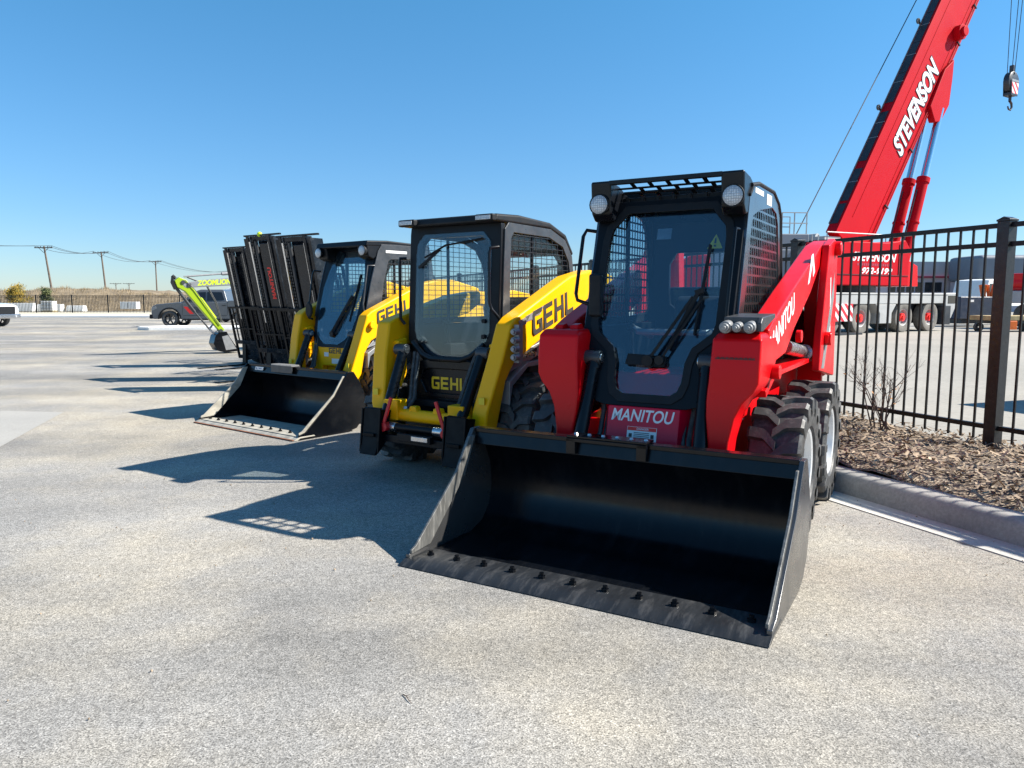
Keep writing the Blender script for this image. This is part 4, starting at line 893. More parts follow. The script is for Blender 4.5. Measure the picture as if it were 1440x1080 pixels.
# ------------------------------------------------------------------ mini excavator
def excavator():
    t = thing('mini_excavator', 'lime green mini excavator resting its bucket on the asphalt beyond the forklifts', 'excavator', (-7.72, 20, 0), -53); t.scale = (.9, .9, .9)
    b = MB(); b.prism([(-.06, .66), (.02, .62), (.10, .68), (-.72, 1.88), (-.90, 2.12), (-1.10, 2.20), (-1.22, 2.10), (-1.16, 1.92), (-.95, 1.80)], 'x', -.09, .09); st = b.build('stick', M['lime'], t, bevel=.015)
    b = MB(); b.cyl((.0, -1.18, 2.16), (0, -1.26, 2.24), .05, 10); b.prism([(-1.16, 1.90), (-1.24, 2.12), (-1.20, 2.22), (-1.27, 2.22), (-1.30, 2.05), (-1.22, 1.85)], 'x', -.07, .07); b.build('stick_bracket', M['plastic'], st)
    b = MB(); b.prism([(-1.05, 2.02), (-.95, 1.90), (.9, 2.02), (1.75, 1.85), (2.5, 1.1), (2.75, 1.15), (1.95, 2.15), (.95, 2.28), (-.4, 2.14)], 'x', -.095, .095)
    bo = b.build('boom', M['greymetal'], t, bevel=.015)
    letters('ZOOMLION', M['lettering_lime'], bo, (.0965, -.62, 1.965), (0, 1, .065), (0, 0, 1), .95, .15, .03, .15)
    b = MB()
    for (y, z) in ((-1.0, 2.06), (-.02, .66), (-.84, 1.98)): b.cyl((-.12, y, z), (.12, y, z), .055, 14)
    b.build('pivot_pins', M['darkgrey'], st)
    b = MB(); b.prism([(-.62, 1.68), (-.50, 1.62), (-.12, 1.05), (-.22, .98)], 'x', .0905, .094); b.build('stick_panel', M['lettering_lime'], st)
    for dx in (-.11, .11):
        b = MB(); b.tube([(dx, -.95, 2.12), (dx * 1.1, -.70, 1.86), (dx * 1.05, -.35, 1.30), (dx, -.05, .82)], .012, 6); b.build('hose', M['rubber'], t)
    b = MB(); b.prism([(-.04, .50), (.13, .54), (.36, .13), (.06, .10)], 'x', .2605, .2655); b.build('lit_bucket_cheek', M['greymetal'], t)  # pale plate painting sunlight on this side of the bucket
    b = MB(); b.bar((-.1, -.05, .60), (.1, -.05, .60), .16, .10); b.cyl((-.14, .06, .62), (.14, .06, .62), .05, 12); b.build('quick_hitch', M['greymetal'], t, bevel=.01)
    b = MB(); b.cyl((0, .1, 2.32), (0, 1.3, 2.42), .05, 12); b.cyl((0, -.95, 2.22), (0, .1, 2.32), .026, 10); b.build('stick_cylinder', M['greymetal'], t)
    b = MB(); b.cyl((0, -1.24, 2.0), (0, -.70, 1.22), .045, 12); b.cyl((0, -.70, 1.22), (0, -.32, .72), .025, 10); b.build('bucket_cylinder', M['darkgrey'], t)
    b = MB(); b.bar((0, -.32, .72), (.0, -.12, .95), .05, .05); b.bar((0, -.32, .72), (0, -.12, .5), .06, .06); b.build('linkage', M['steel'], t)
    for dx in (-.06, .06):
        b = MB(); b.tube([(dx, -.85, 2.2), (dx, -.35, 2.0), (dx, -.1, 1.5), (dx * .8, .05, .9)], .014, 6); b.build('hose', M['rubber'], t)
    b = MB(); pr = [(-.12, .62), (.10, .64), (.18, .48), (.42, .10), (.40, .06), (.05, .03), (-.18, .10), (-.28, .30), (-.22, .52)]; pi_ = [(-.10, .60), (.08, .60), (.12, .46), (.36, .11), (.34, .10), (.05, .06), (-.15, .13), (-.24, .31), (-.19, .51)]
    for sg in (-1, 1): b.prism(pr, 'x', sg * .235, sg * .26)
    b.ring(pr, pi_, 'x', -.2345, .2345); bk = b.build('bucket', M['bucket'], t, bevel=.005)
    for k in range(4):
        b = MB(); b.prism([(.38, .06), (.56, .05), (.40, .11)], 'x', -.2 + k * .13, -.15 + k * .13); b.build('tooth', M['greymetal'], bk)
    for sg in (-1, 1):
        b = MB(); b.prism([(2.35, .08), (2.2, .25), (2.3, .44), (3.9, .44), (4.05, .25), (3.9, .04), (2.4, .02)], 'x', sg * .55, sg * .85); b.build('track', M['rubber'], t, bevel=.05, seg=3)
    b = MB(); b.prism([(2.4, .55), (2.45, 1.15), (3.0, 1.2), (4.0, 1.25), (4.3, 1.0), (4.25, .6)], 'x', -.8, .8); b.box(-.45, .45, 2.7, 3.6, .3, .549); b.build('house', M['lime'], t, bevel=.06, seg=3)
    b = MB()
    for x in (-.78, .12):
        b.bar((x, 2.55, 1.2), (x, 2.75, 2.35), .06, .06); b.bar((x, 3.85, 1.2), (x, 3.75, 2.35), .06, .06)
    b.prism([(2.7, 2.35), (2.72, 2.42), (3.78, 2.42), (3.8, 2.35)], 'x', -.82, .16); cb = b.build('cab', M['plastic'], t, bevel=.01)
    b = MB(); b.prism([(2.58, 1.25), (2.76, 2.33), (3.74, 2.33), (3.83, 1.25)], 'x', .11, .115); b.prism([(2.58, 1.25), (2.76, 2.33), (3.74, 2.33), (3.83, 1.25)], 'x', -.78, -.775); b.build('cab_glass', M['glass_blue'], cb)
    b = MB(); b.prism([(1.6, .05), (1.7, .40), (1.74, .40), (1.68, .05)], 'x', -.8, .8); b.bar((-.3, 1.7, .2), (-.3, 2.7, .3), .08, .1); b.bar((.3, 1.7, .2), (.3, 2.7, .3), .08, .1); b.build('blade', M['lime'], t)
excavator()

# ------------------------------------------------------------------ pickups and van
def road_wheel(parent, x, y, r, w, side, mt='rubber', rimm='rim_dark'):
    b = MB(); h = w / 2
    b.lathe([(-h * .8, r * .62), (-h, r * .8), (-h * .85, r * .97), (-h * .5, r), (h * .5, r), (h * .85, r * .97), (h, r * .8), (h * .8, r * .62)], (0, 0, 0), 'x', 36, closed=True)
    o = b.build('wheel', M[mt], parent); o.location = (x, y, r)
    b = MB(); s = side; b.lathe([(s * h * .8, r * .63), (s * h * .6, r * .60), (s * h * .1, r * .56)], (0, 0, 0), 'x', 30)
    for k in range(6):
        a = 2 * PI * k / 6; b.bar((s * h * .55, 0, 0), (s * h * .62, r * .6 * math.cos(a), r * .6 * math.sin(a)), r * .16, .04, up=(1, 0, 0))
    b.cyl((s * h * .2, 0, 0), (s * h * .7, 0, 0), r * .18, 16); b.build('rim', M[rimm], o)
def pickup(label, loc, rz, paint, stripe=False, group=None):
    t = thing('pickup_truck', label, 'pickup truck', (loc[0], loc[1], 0), rz, group)
    # length along y with the nose at y = 0
    arch = lambda c, r: [(c + r * math.cos(a), .42 + r * math.sin(a)) for a in [PI - k * PI / 8 for k in range(9)]]
    low = [(.02, .55), (.12, .42)] + [(.40, .44)] + arch(.94, .54)[1:-1] + [(1.50, .40), (4.06, .40)] + arch(4.62, .54)[1:-1] + [(5.2, .44), (5.86, .52), (5.88, 1.0), (5.86, 1.36), (3.95, 1.38), (3.9, 1.30), (1.55, 1.26), (1.45, 1.30), (.28, 1.18), (.06, 1.08), (.0, .8)]
    b = MB(); b.prism(low, 'x', -.98, .98); bd = b.build('body', M[paint], t, bevel=.05, seg=3)
    b = MB(); L = lambda y, hw, z: [(-hw, y, z), (hw, y, z)]
    b.loft([[(-.93, 1.5, 1.265), (.93, 1.5, 1.265), (.93, 3.9, 1.31), (-.93, 3.9, 1.31)], [(-.78, 2.30, 1.88), (.78, 2.30, 1.88), (.78, 3.72, 1.88), (-.78, 3.72, 1.88)], [(-.70, 2.5, 1.95), (.70, 2.5, 1.95), (.74, 3.6, 1.95), (-.74, 3.6, 1.95)]]); b.build('cab', M[paint], bd, bevel=.03, seg=3)
    def side_pt(y, z, sg, e=.008):
        f = (z - 1.285) / (1.88 - 1.285); e = e * 2.2; return (sg * (lerp(.93, .78, f) + e), y, z)
    for sg in (-1, 1):
        for poly in ([(1.83, 1.35), (2.36, 1.80), (2.78, 1.82), (2.78, 1.36)], [(2.86, 1.36), (2.86, 1.82), (3.60, 1.81), (3.74, 1.40)]):
            b = MB(); b.loft([[side_pt(y, z, sg, e) for y, z in poly] for e in (-.01, .008)]); b.build('window', M['glass_car'], bd)
        b = MB(); b.box(sg * .99 - .004, sg * .99 + .004, 1.62, 3.86, .58, .60); b.box(sg * .985 - .004, sg * .985 + .004, 2.815, 2.825, .62, 1.28); b.box(sg * .985 - .004, sg * .985 + .004, 3.90, 3.912, .62, 1.36); b.box(sg * .985 - .004, sg * .985 + .004, 1.60, 1.61, .62, 1.24); b.build('door_gap', M['plastic'], bd)
        b = MB(); b.box(sg * .99 - .01, sg * .99 + .02, 2.55, 2.75, 1.08, 1.11); b.build('door_handle', M['satin'], bd); b = MB(); b.box(sg * .99 - .01, sg * .99 + .02, 3.62, 3.82, 1.10, 1.13); b.build('door_handle', M['satin'], bd)
        b = MB(); b.box(sg * 1.0, sg * 1.16, 1.86, 1.96, 1.28, 1.46); b.build('mirror', M['plastic'], bd, bevel=.03)
        b = MB(); b.prism([(y, z) for y, z in [(.94 + .60 * math.cos(a), .42 + .60 * math.sin(a)) for a in [k * PI / 10 for k in range(11)]]] + [(.94 + .53 * math.cos(a), .42 + .53 * math.sin(a)) for a in [PI - k * PI / 10 for k in range(11)]], 'x', sg * .96, sg * 1.005); b.build('fender_flare', M['plastic'], bd)
        b = MB(); b.prism([(-.005, .88), (.05, 1.04), (.26, 1.07), (.30, .98), (.1, .86)], 'x', sg * .70, sg * .985); b.build('headlight', M['lens' if not stripe else 'greymetal'], bd, bevel=.01)
        b = MB(); b.box(sg * .98 - .08, sg * .98 + .05, 1.6, 4.0, .36, .41); b.build('running_board', M['plastic'], bd, bevel=.01)
        if stripe:
            b = MB(); b.prism([(1.66, 1.06), (1.86, 1.06), (2.18, .68), (1.98, .68)], 'x', sg * .981, sg * .988); b.build('stripe', M['lettering_red'], bd)
            b = MB(); b.prism([(1.80, 1.06), (2.75, 1.06), (2.75, .72), (2.22, .72)], 'x', sg * .981, sg * .987); b.build('door_graphic', M['darkgrey'], bd)
        for y in (.94, 4.62): road_wheel(t, sg * .86, y, .42, .28, sg)
    b = MB(); b.loft([[(-.86, 1.70, 1.40), (.86, 1.70, 1.40), (.74, 2.27, 1.85), (-.74, 2.27, 1.85)], [(-.86, 1.67, 1.40), (.86, 1.67, 1.40), (.74, 2.24, 1.86), (-.74, 2.24, 1.86)]]); b.build('windscreen', M['glass_car'], bd)
    b = MB(); b.box(-.68, .68, -.03, .06, .66, 1.06); b.build('grille', M['plastic'], bd, bevel=.02)
    b = MB(); b.box(-.99, .99, -.10, .10, .44, .66); b.build('bumper', M['plastic' if stripe else 'steel'], bd, bevel=.04, seg=3)
    for sg in (-1, 1):
        b = MB(); b.cyl((sg * .62, -.11, .54), (sg * .62, -.095, .54), .06, 12); b.build('fog_lamp', M['lens'], bd)
    return t
pickup('grey pickup truck with black wheels and a red stripe on its door', (-18.8, 40.3), -87, 'carpaint_grey', True, 'pickup trucks in the lot')
pickup('white pickup truck nosing in at the left edge of the photo', (-26.75, 40.0), 86, 'carpaint_white', False, 'pickup trucks in the lot')
def van():
    t = thing('van', 'white high roofed van parked behind the grey pickup', 'van', (-19.6, 48.5, 0), -88)
    prof = [(.0, .45), (.05, .95), (.75, 1.25), (1.5, 2.05), (1.9, 2.2), (5.6, 2.2), (5.7, 1.9), (5.7, .4)]
    b = MB(); b.prism(prof, 'x', -.95, .95); bd = b.build('body', M['carpaint_white'], t, bevel=.08, seg=3)
    for sg in (-1, 1):
        b = MB(); b.prism([(1.15, 1.32), (1.62, 1.9), (2.3, 1.9), (2.3, 1.32)], 'x', sg * .951, sg * .956); b.build('window', M['glass_car'], bd)
        for y in (.95, 4.6): road_wheel(t, sg * .85, y, .36, .24, sg, 'rubber', 'rim_white')
    b = MB(); b.loft([[(-.85, .80, 1.31), (.85, .80, 1.31), (.8, 1.44, 2.03), (-.8, 1.44, 2.03)], [(-.85, .78, 1.32), (.85, .78, 1.32), (.8, 1.42, 2.05), (-.8, 1.42, 2.05)]]); b.build('windscreen', M['glass_car'], bd)
    b = MB(); b.cyl((.3, 2.6, 2.2), (.3, 2.6, 2.36), .16, 14); b.build('roof_vent', M['plastic'], bd)
van()
# kerbed island in front of the grey pickup
b = MB(); pr = [(-17.9, 36.5), (-17.6, 35.5), (-16.9, 35.1), (-12, 36.6), (-11.8, 37.9), (-16.9, 37.6)]
b.prism(pr, 'z', -.02, .15); tag(b.build('kerb_island', M['block'], bevel=.03), kind='structure')

# ------------------------------------------------------------------ far left: verge, bank, blocks, trees, poles
b = MB(); b.f([b.v(p) for p in ((-110, 60.4, .09), (-24, 62.6, .09), (10, 80, .09), (10, 92, .09), (-110, 92, .09))]); tag(b.build('verge', M['verge']), kind='structure')
b = MB(); b.loft([[(-110, 59.9, -.02), (-110, 59.9, .10), (-110, 61.6, .16), (-110, 61.6, -.02)], [(-24, 62.1, -.02), (-24, 62.1, .10), (-24, 63.8, .16), (-24, 63.8, -.02)]]); tag(b.build('far_kerb', M['block']), kind='structure')
def bank_z(x, y):
    e = max(0, min(1, (y - 90) / 10)); e = e * e * (3 - 2 * e)
    top = 2.3 + .5 * math.exp(-((x + 59) / 7) ** 2) - .9 * max(0, min(1, (x + 52) / 10)) + .18 * math.sin(x * .9) + .12 * math.sin(x * 2.3 + y)
    return e * max(.8, top)
b = MB(); rows = []
for i in range(90):
    x = -110 + i * 1.3; rows.append([b.v((x, 89 + j * 1.4, bank_z(x, 89 + j * 1.4) + random.uniform(-.06, .06))) for j in range(26)])
for A, B_ in zip(rows, rows[1:]):
    for j in range(25): b.f([A[j], A[j + 1], B_[j + 1], B_[j]])
tag(b.build('grassy_bank', M['bank'], sharp=180), kind='structure')
b = MB()
for k in range(24000):
    x = random.uniform(-95, 0); y = 91 + 14 * random.random() ** 1.3; z = bank_z(x, y); h = random.uniform(.15, .42) * (1.7 if random.random() < .08 else 1); a = random.uniform(0, 6.28); w_ = .022
    lx, ly = random.gauss(.06, .12), random.gauss(0, .12)
    b.f([b.v((x - w_ * math.cos(a), y - w_ * math.sin(a), z - .03)), b.v((x + w_ * math.cos(a), y + w_ * math.sin(a), z - .03)), b.v((x + lx + .006, y + ly, z + h))])
tag(b.build('dry_grass', M['drygrass'], sharp=0), 'tall dry straw coloured grass covering the bank beyond the far fence', 'grass', kind='stuff')
for i, (x, y, l, h, lab) in enumerate([(-55.6, 85.5, 3.5, .98, 'long white concrete block below the golden tree'), (-52.35, 86, 2.7, .85, 'short white concrete block below the small green tree'), (-49.7, 86.5, 1.9, .7, 'low white concrete block standing right of the white tank')]):
    b = MB(); b.prism([(-.5, 0), (-.5, .2), (-.3, h), (.3, h), (.5, .2), (.5, 0)], 'x', -l / 2, l / 2); o = tag(b.build('concrete_block', M['block'], bevel=.04), lab, 'concrete block', 'white blocks behind the far fence'); o.location = (x, y, .09)
t = thing('water_tank', 'white caged water tank at the foot of the nearest leaning pole', 'tank', (-51.3, 84, .09))
b = MB(); b.box(-.62, .62, -.5, .5, .14, 1.2); b.build('tank', M['white'], t, bevel=.08, seg=3)
b = MB()
for x in (-.64, -.32, 0, .32, .64): b.bar((x, -.53, .12), (x, -.53, 1.24), .03, .03)
for z in (.4, .75, 1.1, 1.24): b.bar((-.64, -.565, z), (.64, -.565, z), .03, .03)
b.build('cage', M['greymetal'], t); b = MB(); b.box(-.64, .64, -.52, .52, 0, .13); b.build('pallet', M['pallet'], t)
t = thing('container', 'small white container on the bank left of the grey pickup', 'container', (-45.6, 90.5, .35))
b = MB(); b.box(-.95, .95, -.5, .5, .0, .85); b.build('box', M['white'], t, bevel=.03)
b = MB(); b.box(-.1, .02, -.512, -.501, .1, .75); b.build('door_bar', M['greymetal'], t)
def tree(label, x, y, h, w_, mat, n, zb=.1):
    t = thing('tree', label, 'tree', (x, y, zb), random.uniform(0, 360), 'small trees behind the far fence')
    b = MB(); b.tube([(0, 0, 0), (.04, .02, h * .3), (-.02, .03, h * .6), (.02, 0, h * .95)], .07, 8, .015)
    for k in range(9):
        a = k * 2.4; z = h * (.25 + .065 * k); b.tube([(0, 0, z), (w_ * .25 * math.cos(a), w_ * .25 * math.sin(a), z + .15), (w_ * .42 * math.cos(a), w_ * .42 * math.sin(a), z + .42)], .025, 5, .006)
    b.build('trunk', M['wood'], t)
    b = MB(); cl = [(random.gauss(0, w_ * .2), random.gauss(0, w_ * .2), h * random.uniform(.25, .97)) for k in range(34)]
    for k in range(n):
        c = random.choice(cl); taper = 1 - .55 * abs(c[2] / h - .5) * 2
        p = Vector((c[0] * taper, c[1] * taper, c[2])) + Vector((random.gauss(0, w_ * .11), random.gauss(0, w_ * .11), random.gauss(0, h * .055)))
        s_ = random.uniform(.05, .105); u = Vector((random.gauss(0, 1), random.gauss(0, 1), random.gauss(0, 1))).normalized(); v = u.orthogonal().normalized()
        b.f([b.v(p - u * s_), b.v(p - v * s_ * .5), b.v(p + u * s_), b.v(p + v * s_ * .5)])
    b.build('crown', M[mat], t, sharp=0)
tree('golden leaved small tree behind the far fence above the white blocks', -57.3, 87.6, 3.1, 2.3, 'leaf_gold', 5200)
tree('dull green small tree beside the golden tree behind the far fence', -53.4, 87.0, 2.55, 1.7, 'leaf_green', 4200)
def pole(label, x, y, h, lean, arm=2.5, grp='utility poles along the far side'):
    t = thing('utility_pole', label, 'utility pole', (x, y, 0), 0, grp)
    b = MB(); b.cyl((0, 0, -.2), (lean, 0, h), .17, 10, .11); b.build('pole', M['wood'], t)
    b = MB(); b.box(lean - arm / 2, lean + arm / 2, -.19, -.09, h - .28, h - .14); b.build('crossarm', M['wood'], t)
    b = MB(); b.bar((lean - .7, -.14, h - .25), (lean - .02, -.14, h - .9), .05, .05); b.bar((lean + .7, -.14, h - .25), (lean + .02, -.14, h - .9), .05, .05); b.build('brace', M['wood'], t)
    for k in (-1, -.35, .5, 1):
        b = MB(); b.cyl((lean + k * arm * .46, -.14, h - .14), (lean + k * arm * .46, -.14, h + .05), .05, 8, .03); b.build('insulator', M['plastic'], t)
    return [(x + lean + k * arm * .46, y - .14, h + .06) for k in (-1, .5, 1)]
pa = pole('nearest leaning wooden utility pole, behind the white tank', -66.3, 110, 9.1, -1.05, 2.6)
pb = pole('middle wooden utility pole leaning left over the dry bank', -69.3, 130, 9.6, -.65, 2.7)
pc = pole('upright wooden utility pole farthest right, above the grey pickup', -74.8, 160, 9.6, 0, 2.7)
pd = [(-78, 210, 9.5), (-76.6, 210, 9.5), (-75.9, 210, 9.5)]; p0 = [(-84, 86, 9.2), (-82.5, 86, 9.2), (-81.5, 86, 9.2)]
def wires(label, A, B_, sag):
    b = MB()
    for p, q in zip(A, B_): b.tube([(lerp(p[0], q[0], f), lerp(p[1], q[1], f), lerp(p[2], q[2], f) - sag * 4 * f * (1 - f)) for f in [k / 14 for k in range(15)]], .028, 4)
    tag(b.build('overhead_wires', M['wire']), label, 'wires', 'overhead wires between the poles')
wires('sagging wires running left from the nearest leaning pole', p0, pa, .55)
wires('sagging wires between the nearest and the middle pole', pa, pb, .7)
wires('sagging wires between the middle and the upright pole', pb, pc, .9)
wires('sagging wires running right from the upright pole', pc, pd, 1.2)
for (x, lab) in ((-135.5, 'far left one of two tiny distant poles on the horizon'), (-131, 'right one of two tiny distant poles on the horizon')): pole(lab, x, 260, 7.2, 0, 4, 'distant poles on the horizon')

# ------------------------------------------------------------------ bare shrubs in the mulch
def shrub(label, t_, off, h, n, seed, mat='twig', leaves=0, spread=.55):
    rnd = random.Random(seed); x, y, z = kp(t_, off, .15)
    t = thing('bare_shrub', label, 'shrub', (x, y, z), 0, 'bare shrubs in the mulch bed')
    b = MB(); tips = []
    def grow(p, d, l, r, lev):
        pts = [p]; q = p; dd = d
        for k in range(4):
            dd = (dd + Vector((rnd.gauss(0, .13), rnd.gauss(0, .13), rnd.gauss(.03, .08)))).normalized(); q = q + dd * l / 4; pts.append(q)
        b.tube(pts, r, 5 if lev < 2 else 3, r * .45); tips.append(q)
        if lev < 3:
            for k in range(rnd.randint(2, 4)):
                f = rnd.choice(pts[1:]); nd = (dd + Vector((rnd.gauss(0, .6), rnd.gauss(0, .6), rnd.gauss(.15, .3)))).normalized(); grow(f, nd, l * rnd.uniform(.45, .75), r * .55, lev + 1)
    for k in range(n):
        a = rnd.uniform(0, 6.28); e = rnd.uniform(.2, spread); grow(Vector((rnd.gauss(0, .04), rnd.gauss(0, .04), -.03)), Vector((math.cos(a) * e, math.sin(a) * e, 1)).normalized(), h * rnd.uniform(.45, .7), .0085 if n > 4 else .007, 0)
    b.build('branches', M[mat], t)
    if leaves:
        b = MB()
        for k in range(leaves):
            p = rnd.choice(tips) * rnd.uniform(.5, 1.0); u = Vector((rnd.gauss(0, 1), rnd.gauss(0, 1), rnd.gauss(0, 1))).normalized() * rnd.uniform(.012, .024); v = u.orthogonal().normalized() * .01
            b.f([b.v(p - u), b.v(p - v), b.v(p + u), b.v(p + v)])
        b.build('leaves', M['dryleaf'], t, sharp=0)
t = thing('twig', 'small dark twig lying alone on the pale asphalt in the foreground', 'twig', (-.37, 2.52, .0)); t.scale = (.6, .6, .6)
b = MB(); b.tube([(-.03, .045, .006), (-.005, .015, .011), (.012, -.02, .008), (.03, -.05, .006)], .0035, 5, .002); b.tube([(-.005, .015, .011), (.012, .022, .018)], .002, 4); b.build('stem', M['twig'], t)
b = MB(); rp = random.Random(4)
for k in range(260):
    if k < 120: p = Vector(kp(rp.uniform(-3, 3), rp.uniform(-.75, -.02), .004))
    elif k < 190: p = Vector((rp.uniform(-3.6, -.3), rp.uniform(3.6, 6.2), .004))
    else: p = Vector((rp.uniform(-4, 3), rp.uniform(1.6, 7), .004))
    s_ = rp.uniform(.002, .006) * (1.4 if rp.random() < .1 else 1); q = [(p + Vector((rp.uniform(.6, 1.1) * s_ * math.cos(a), rp.uniform(.6, 1.1) * s_ * math.sin(a), 0))) for a in (0, 1.25, 2.5, 3.8, 5.0)]
    b.loft([q, [p + (v - p) * .7 + Vector((0, 0, s_ * .9)) for v in q]])
tag(b.build('grit', M['chip'], sharp=20), 'loose grit and small pebbles scattered on the asphalt', 'grit', kind='stuff')
shrub('largest bare twiggy shrub, in the mulch right behind the red loader', 2.05, 1.95, .78, 8, 3, leaves=34)
shrub('thin bare shrub with rusty leaves just left of the thick fence post', .42, 2.32, .55, 4, 11, leaves=26)
shrub('reddish bare shrub at the right edge beyond the thick fence post', -.45, 2.3, .62, 6, 5, 'redtwig', leaves=14)
shrub('small bare shrub hidden low behind the red loader', 3.6, 1.9, .5, 5, 8, leaves=10)

# ------------------------------------------------------------------ mobile crane
def crane():
    t = thing('mobile_crane', 'large red mobile crane with raised boom and grey carrier behind the fence', 'crane', (14.4, 31.1, 0), 32)
    # carrier along x, near side at y = 0
    b = MB(); b.prism([(-5.2, .95), (-5.2, 1.30), (-2.6, 1.62), (6.2, 1.62), (6.2, 1.25), (-2.4, 1.22), (-2.6, .95)], 'y', .0, 2.7); b.box(-5, 6, .62, 2.1, .8, 1.2195); ca = b.build('carrier', M['craneg'], t, bevel=.03)
    b = MB(); b.box(-4.8, 6.1, .56, 2.14, .38, 1.215); b.build('undercarriage', M['craned'], ca)
    b = MB(); b.box(-2.6, 6.4, -.02, 2.72, 1.623, 1.70); b.build('deck', M['craneg'], ca, bevel=.02)
    b = MB(); b.prism([(.85, 1.22), (1.15, .85), (1.15, .42), (2.0, .42), (2.0, .85), (2.3, 1.22)], 'y', -.04, .5); b.build('outrigger_box', M['craneg'], ca, bevel=.02)
    b = MB(); b.prism([(6.2, 1.72), (7.3, 1.74), (7.25, 1.3), (6.75, .55), (6.45, .55), (6.2, 1.2)], 'y', 0, 2.7); cb = b.build('carrier_cab', M['craneg'], t, bevel=.06)
    b = MB(); b.box(6.4, 7.0, -.012, -.004, 1.25, 1.6); b.build('cab_window', M['glass_car'], cb)
    b = MB(); b.box(5.85, 6.5, -.1, .2, .30, 1.15); b.build('mudguard', M['craned'], ca, bevel=.02)
    b = MB(); b.box(-2.05, -.75, -.06, .1, .55, 1.25); b.build('hazard_panel', M['hazard'], ca)
    b = MB(); b.box(-2.3, -.7, -.5, .6, .02, .10); b.cyl((-1.4, .1, .1), (-1.4, .1, .9), .09, 12); b.build('outrigger_pad', M['craned'], ca)
    for sx in (-2.05, 0, 3.04, 5.09):
        for y, sd in ((.26, -1), (2.44, 1)):
            b = MB(); h = .24; r = .66
            b.lathe([(-h * .8, r * .55), (-h, r * .75), (-h * .9, r * .95), (-h * .6, r), (h * .6, r), (h * .9, r * .95), (h, r * .75), (h * .8, r * .55)], (0, 0, 0), 'y', 40, closed=True)
            wh = b.build('wheel', M['dusty_rubber'], t); wh.location = (sx, y, r)
            b = MB(); b.lathe([(sd * h * .8, r * .56), (sd * h * .72, r * .5), (sd * h * .1, r * .44), (sd * h * .1, r * .26)], (0, 0, 0), 'y', 30); b.build('rim', M['craneg'], wh)
            b = MB(); b.cyl((0, sd * h * .0, 0), (0, sd * h * .75, 0), r * .26, 20); b.cyl((0, sd * h * .75, 0), (0, sd * h * .95, 0), r * .13, 16); b.build('hub', M['lettering_red'], wh)
    # superstructure
    b = MB(); b.cyl((1.0, 1.4, 1.70), (1.0, 1.4, 2.0), 1.1, 30); b.build('slew_ring', M['craned'], t)
    b = MB(); b.prism([(-2.5, 2.0), (-2.5, 3.72), (1.6, 3.78), (2.9, 3.94), (3.25, 3.6), (3.25, 2.0)], 'y', .05, 2.6); ss = b.build('superstructure', M['cranered'], t, bevel=.04)
    b = MB(); b.box(-2.45, 3.2, .02, .049, 2.42, 2.44); b.box(-.9, -.88, .02, .049, 2.45, 3.7); b.box(2.45, 2.47, .02, .049, 2.45, 3.75); b.build('panel_seam', M['darkgrey'], ss)
    letters('STEVENSON', M['lettering_white'], ss, (-.80, .045, 2.98), (1, 0, 0), (0, 0, 1), 3.05, .36, .03, .3)
    b = MB()
    for k in range(17): b.box(-.45 + k * .145, -.35 + k * .145, .044, .048, 2.80, 2.90)
    b.build('small_lettering', M['bld_red'], ss)
    letters('972-9199', M['lettering_white'], ss, (-.12, .045, 2.47), (1, 0, 0), (0, 0, 1), 2.12, .26, .03, .3)
    b = MB(); b.tube([(-2.4, .1, 3.75), (-2.4, .1, 4.05), (1.5, .1, 4.1), (1.5, .1, 3.8)], .025, 6); b.box(-2.4, -1.4, .2, 1.2, 3.76, 3.9); b.cyl((-1.9, .9, 3.92), (-1.9, 2.2, 3.92), .15, 20); b.build('winch', M['craneg'], ss)
    # boom: lower near edge runs from (2.8, 4.2) along (cos e, sin e)
    e = R(57.2); dx, dz = math.cos(e), math.sin(e); nx, nz = -dz, dx      # n points to the boom's upper side
    def bp(l, d): return (2.2 + dx * l + nx * d, 4.2 + dz * l + nz * d)
    def sect(l, d0, d1, y0, y1, round_=.45):
        pts = []
        for d, y in ((d1, y0), (d0 + round_, y0), (d0 + round_ * .35, y0 + .05), (d0, y0 + .16), (d0, y1 - .16), (d0 + round_ * .35, y1 - .05), (d0 + round_, y1), (d1, y1)):
            q = bp(l, d); pts.append((q[0], y, q[1]))
        return pts
    b = MB(); b.loft([sect(-1.6, 0, 2.5, .85, 1.36), sect(13.6, 0, 2.5, .85, 1.36)]); bm_ = b.build('boom', M['cranered'], t, bevel=.02)
    b = MB(); b.loft([sect(13.4, .10, 2.35, .88, 1.33), sect(17.5, .10, 2.35, .88, 1.33)]); b.loft([sect(17.3, .2, 2.12, .91, 1.3), sect(20.4, .2, 2.12, .91, 1.3)]); b.build('boom_extension', M['cranered'], bm_, bevel=.02)
    # collars and dark walkway panels along the upper side
    b = MB(); b.loft([sect(13.3, -.06, 2.56, .81, 1.40), sect(13.75, -.06, 2.56, .81, 1.40)]); b.build('boom_collar', M['cranered'], bm_, bevel=.02)
    for (l0, l1) in ((-1.2, -.2), (-.05, 1.6), (2.0, 4.6), (5.1, 6.7), (6.73, 8.4), (8.43, 10.1), (10.13, 11.8), (11.83, 13.1)):
        b = MB(); q = [bp(l0, 2.502), bp(l1, 2.502), bp(l1, 2.525), bp(l0, 2.525)]; b.prism(q, 'y', .95, 1.30); b.build('boom_panel', M['craned'], bm_)
    b = MB()
    for l in (.9, 3.2, 4.0, 6.2, 7.7, 9.4, 11.1):
        q = [bp(l, 2.526), bp(l + .03, 2.526), bp(l + .03, 2.532), bp(l, 2.532)]; b.prism(q, 'y', .90, 1.33)
    q = [bp(-1.2, 2.505), bp(13.1, 2.505), bp(13.1, 2.56), bp(-1.2, 2.56)]; b.prism(q, 'y', 1.332, 1.358); b.build('panel_trim', M['greymetal'], bm_)
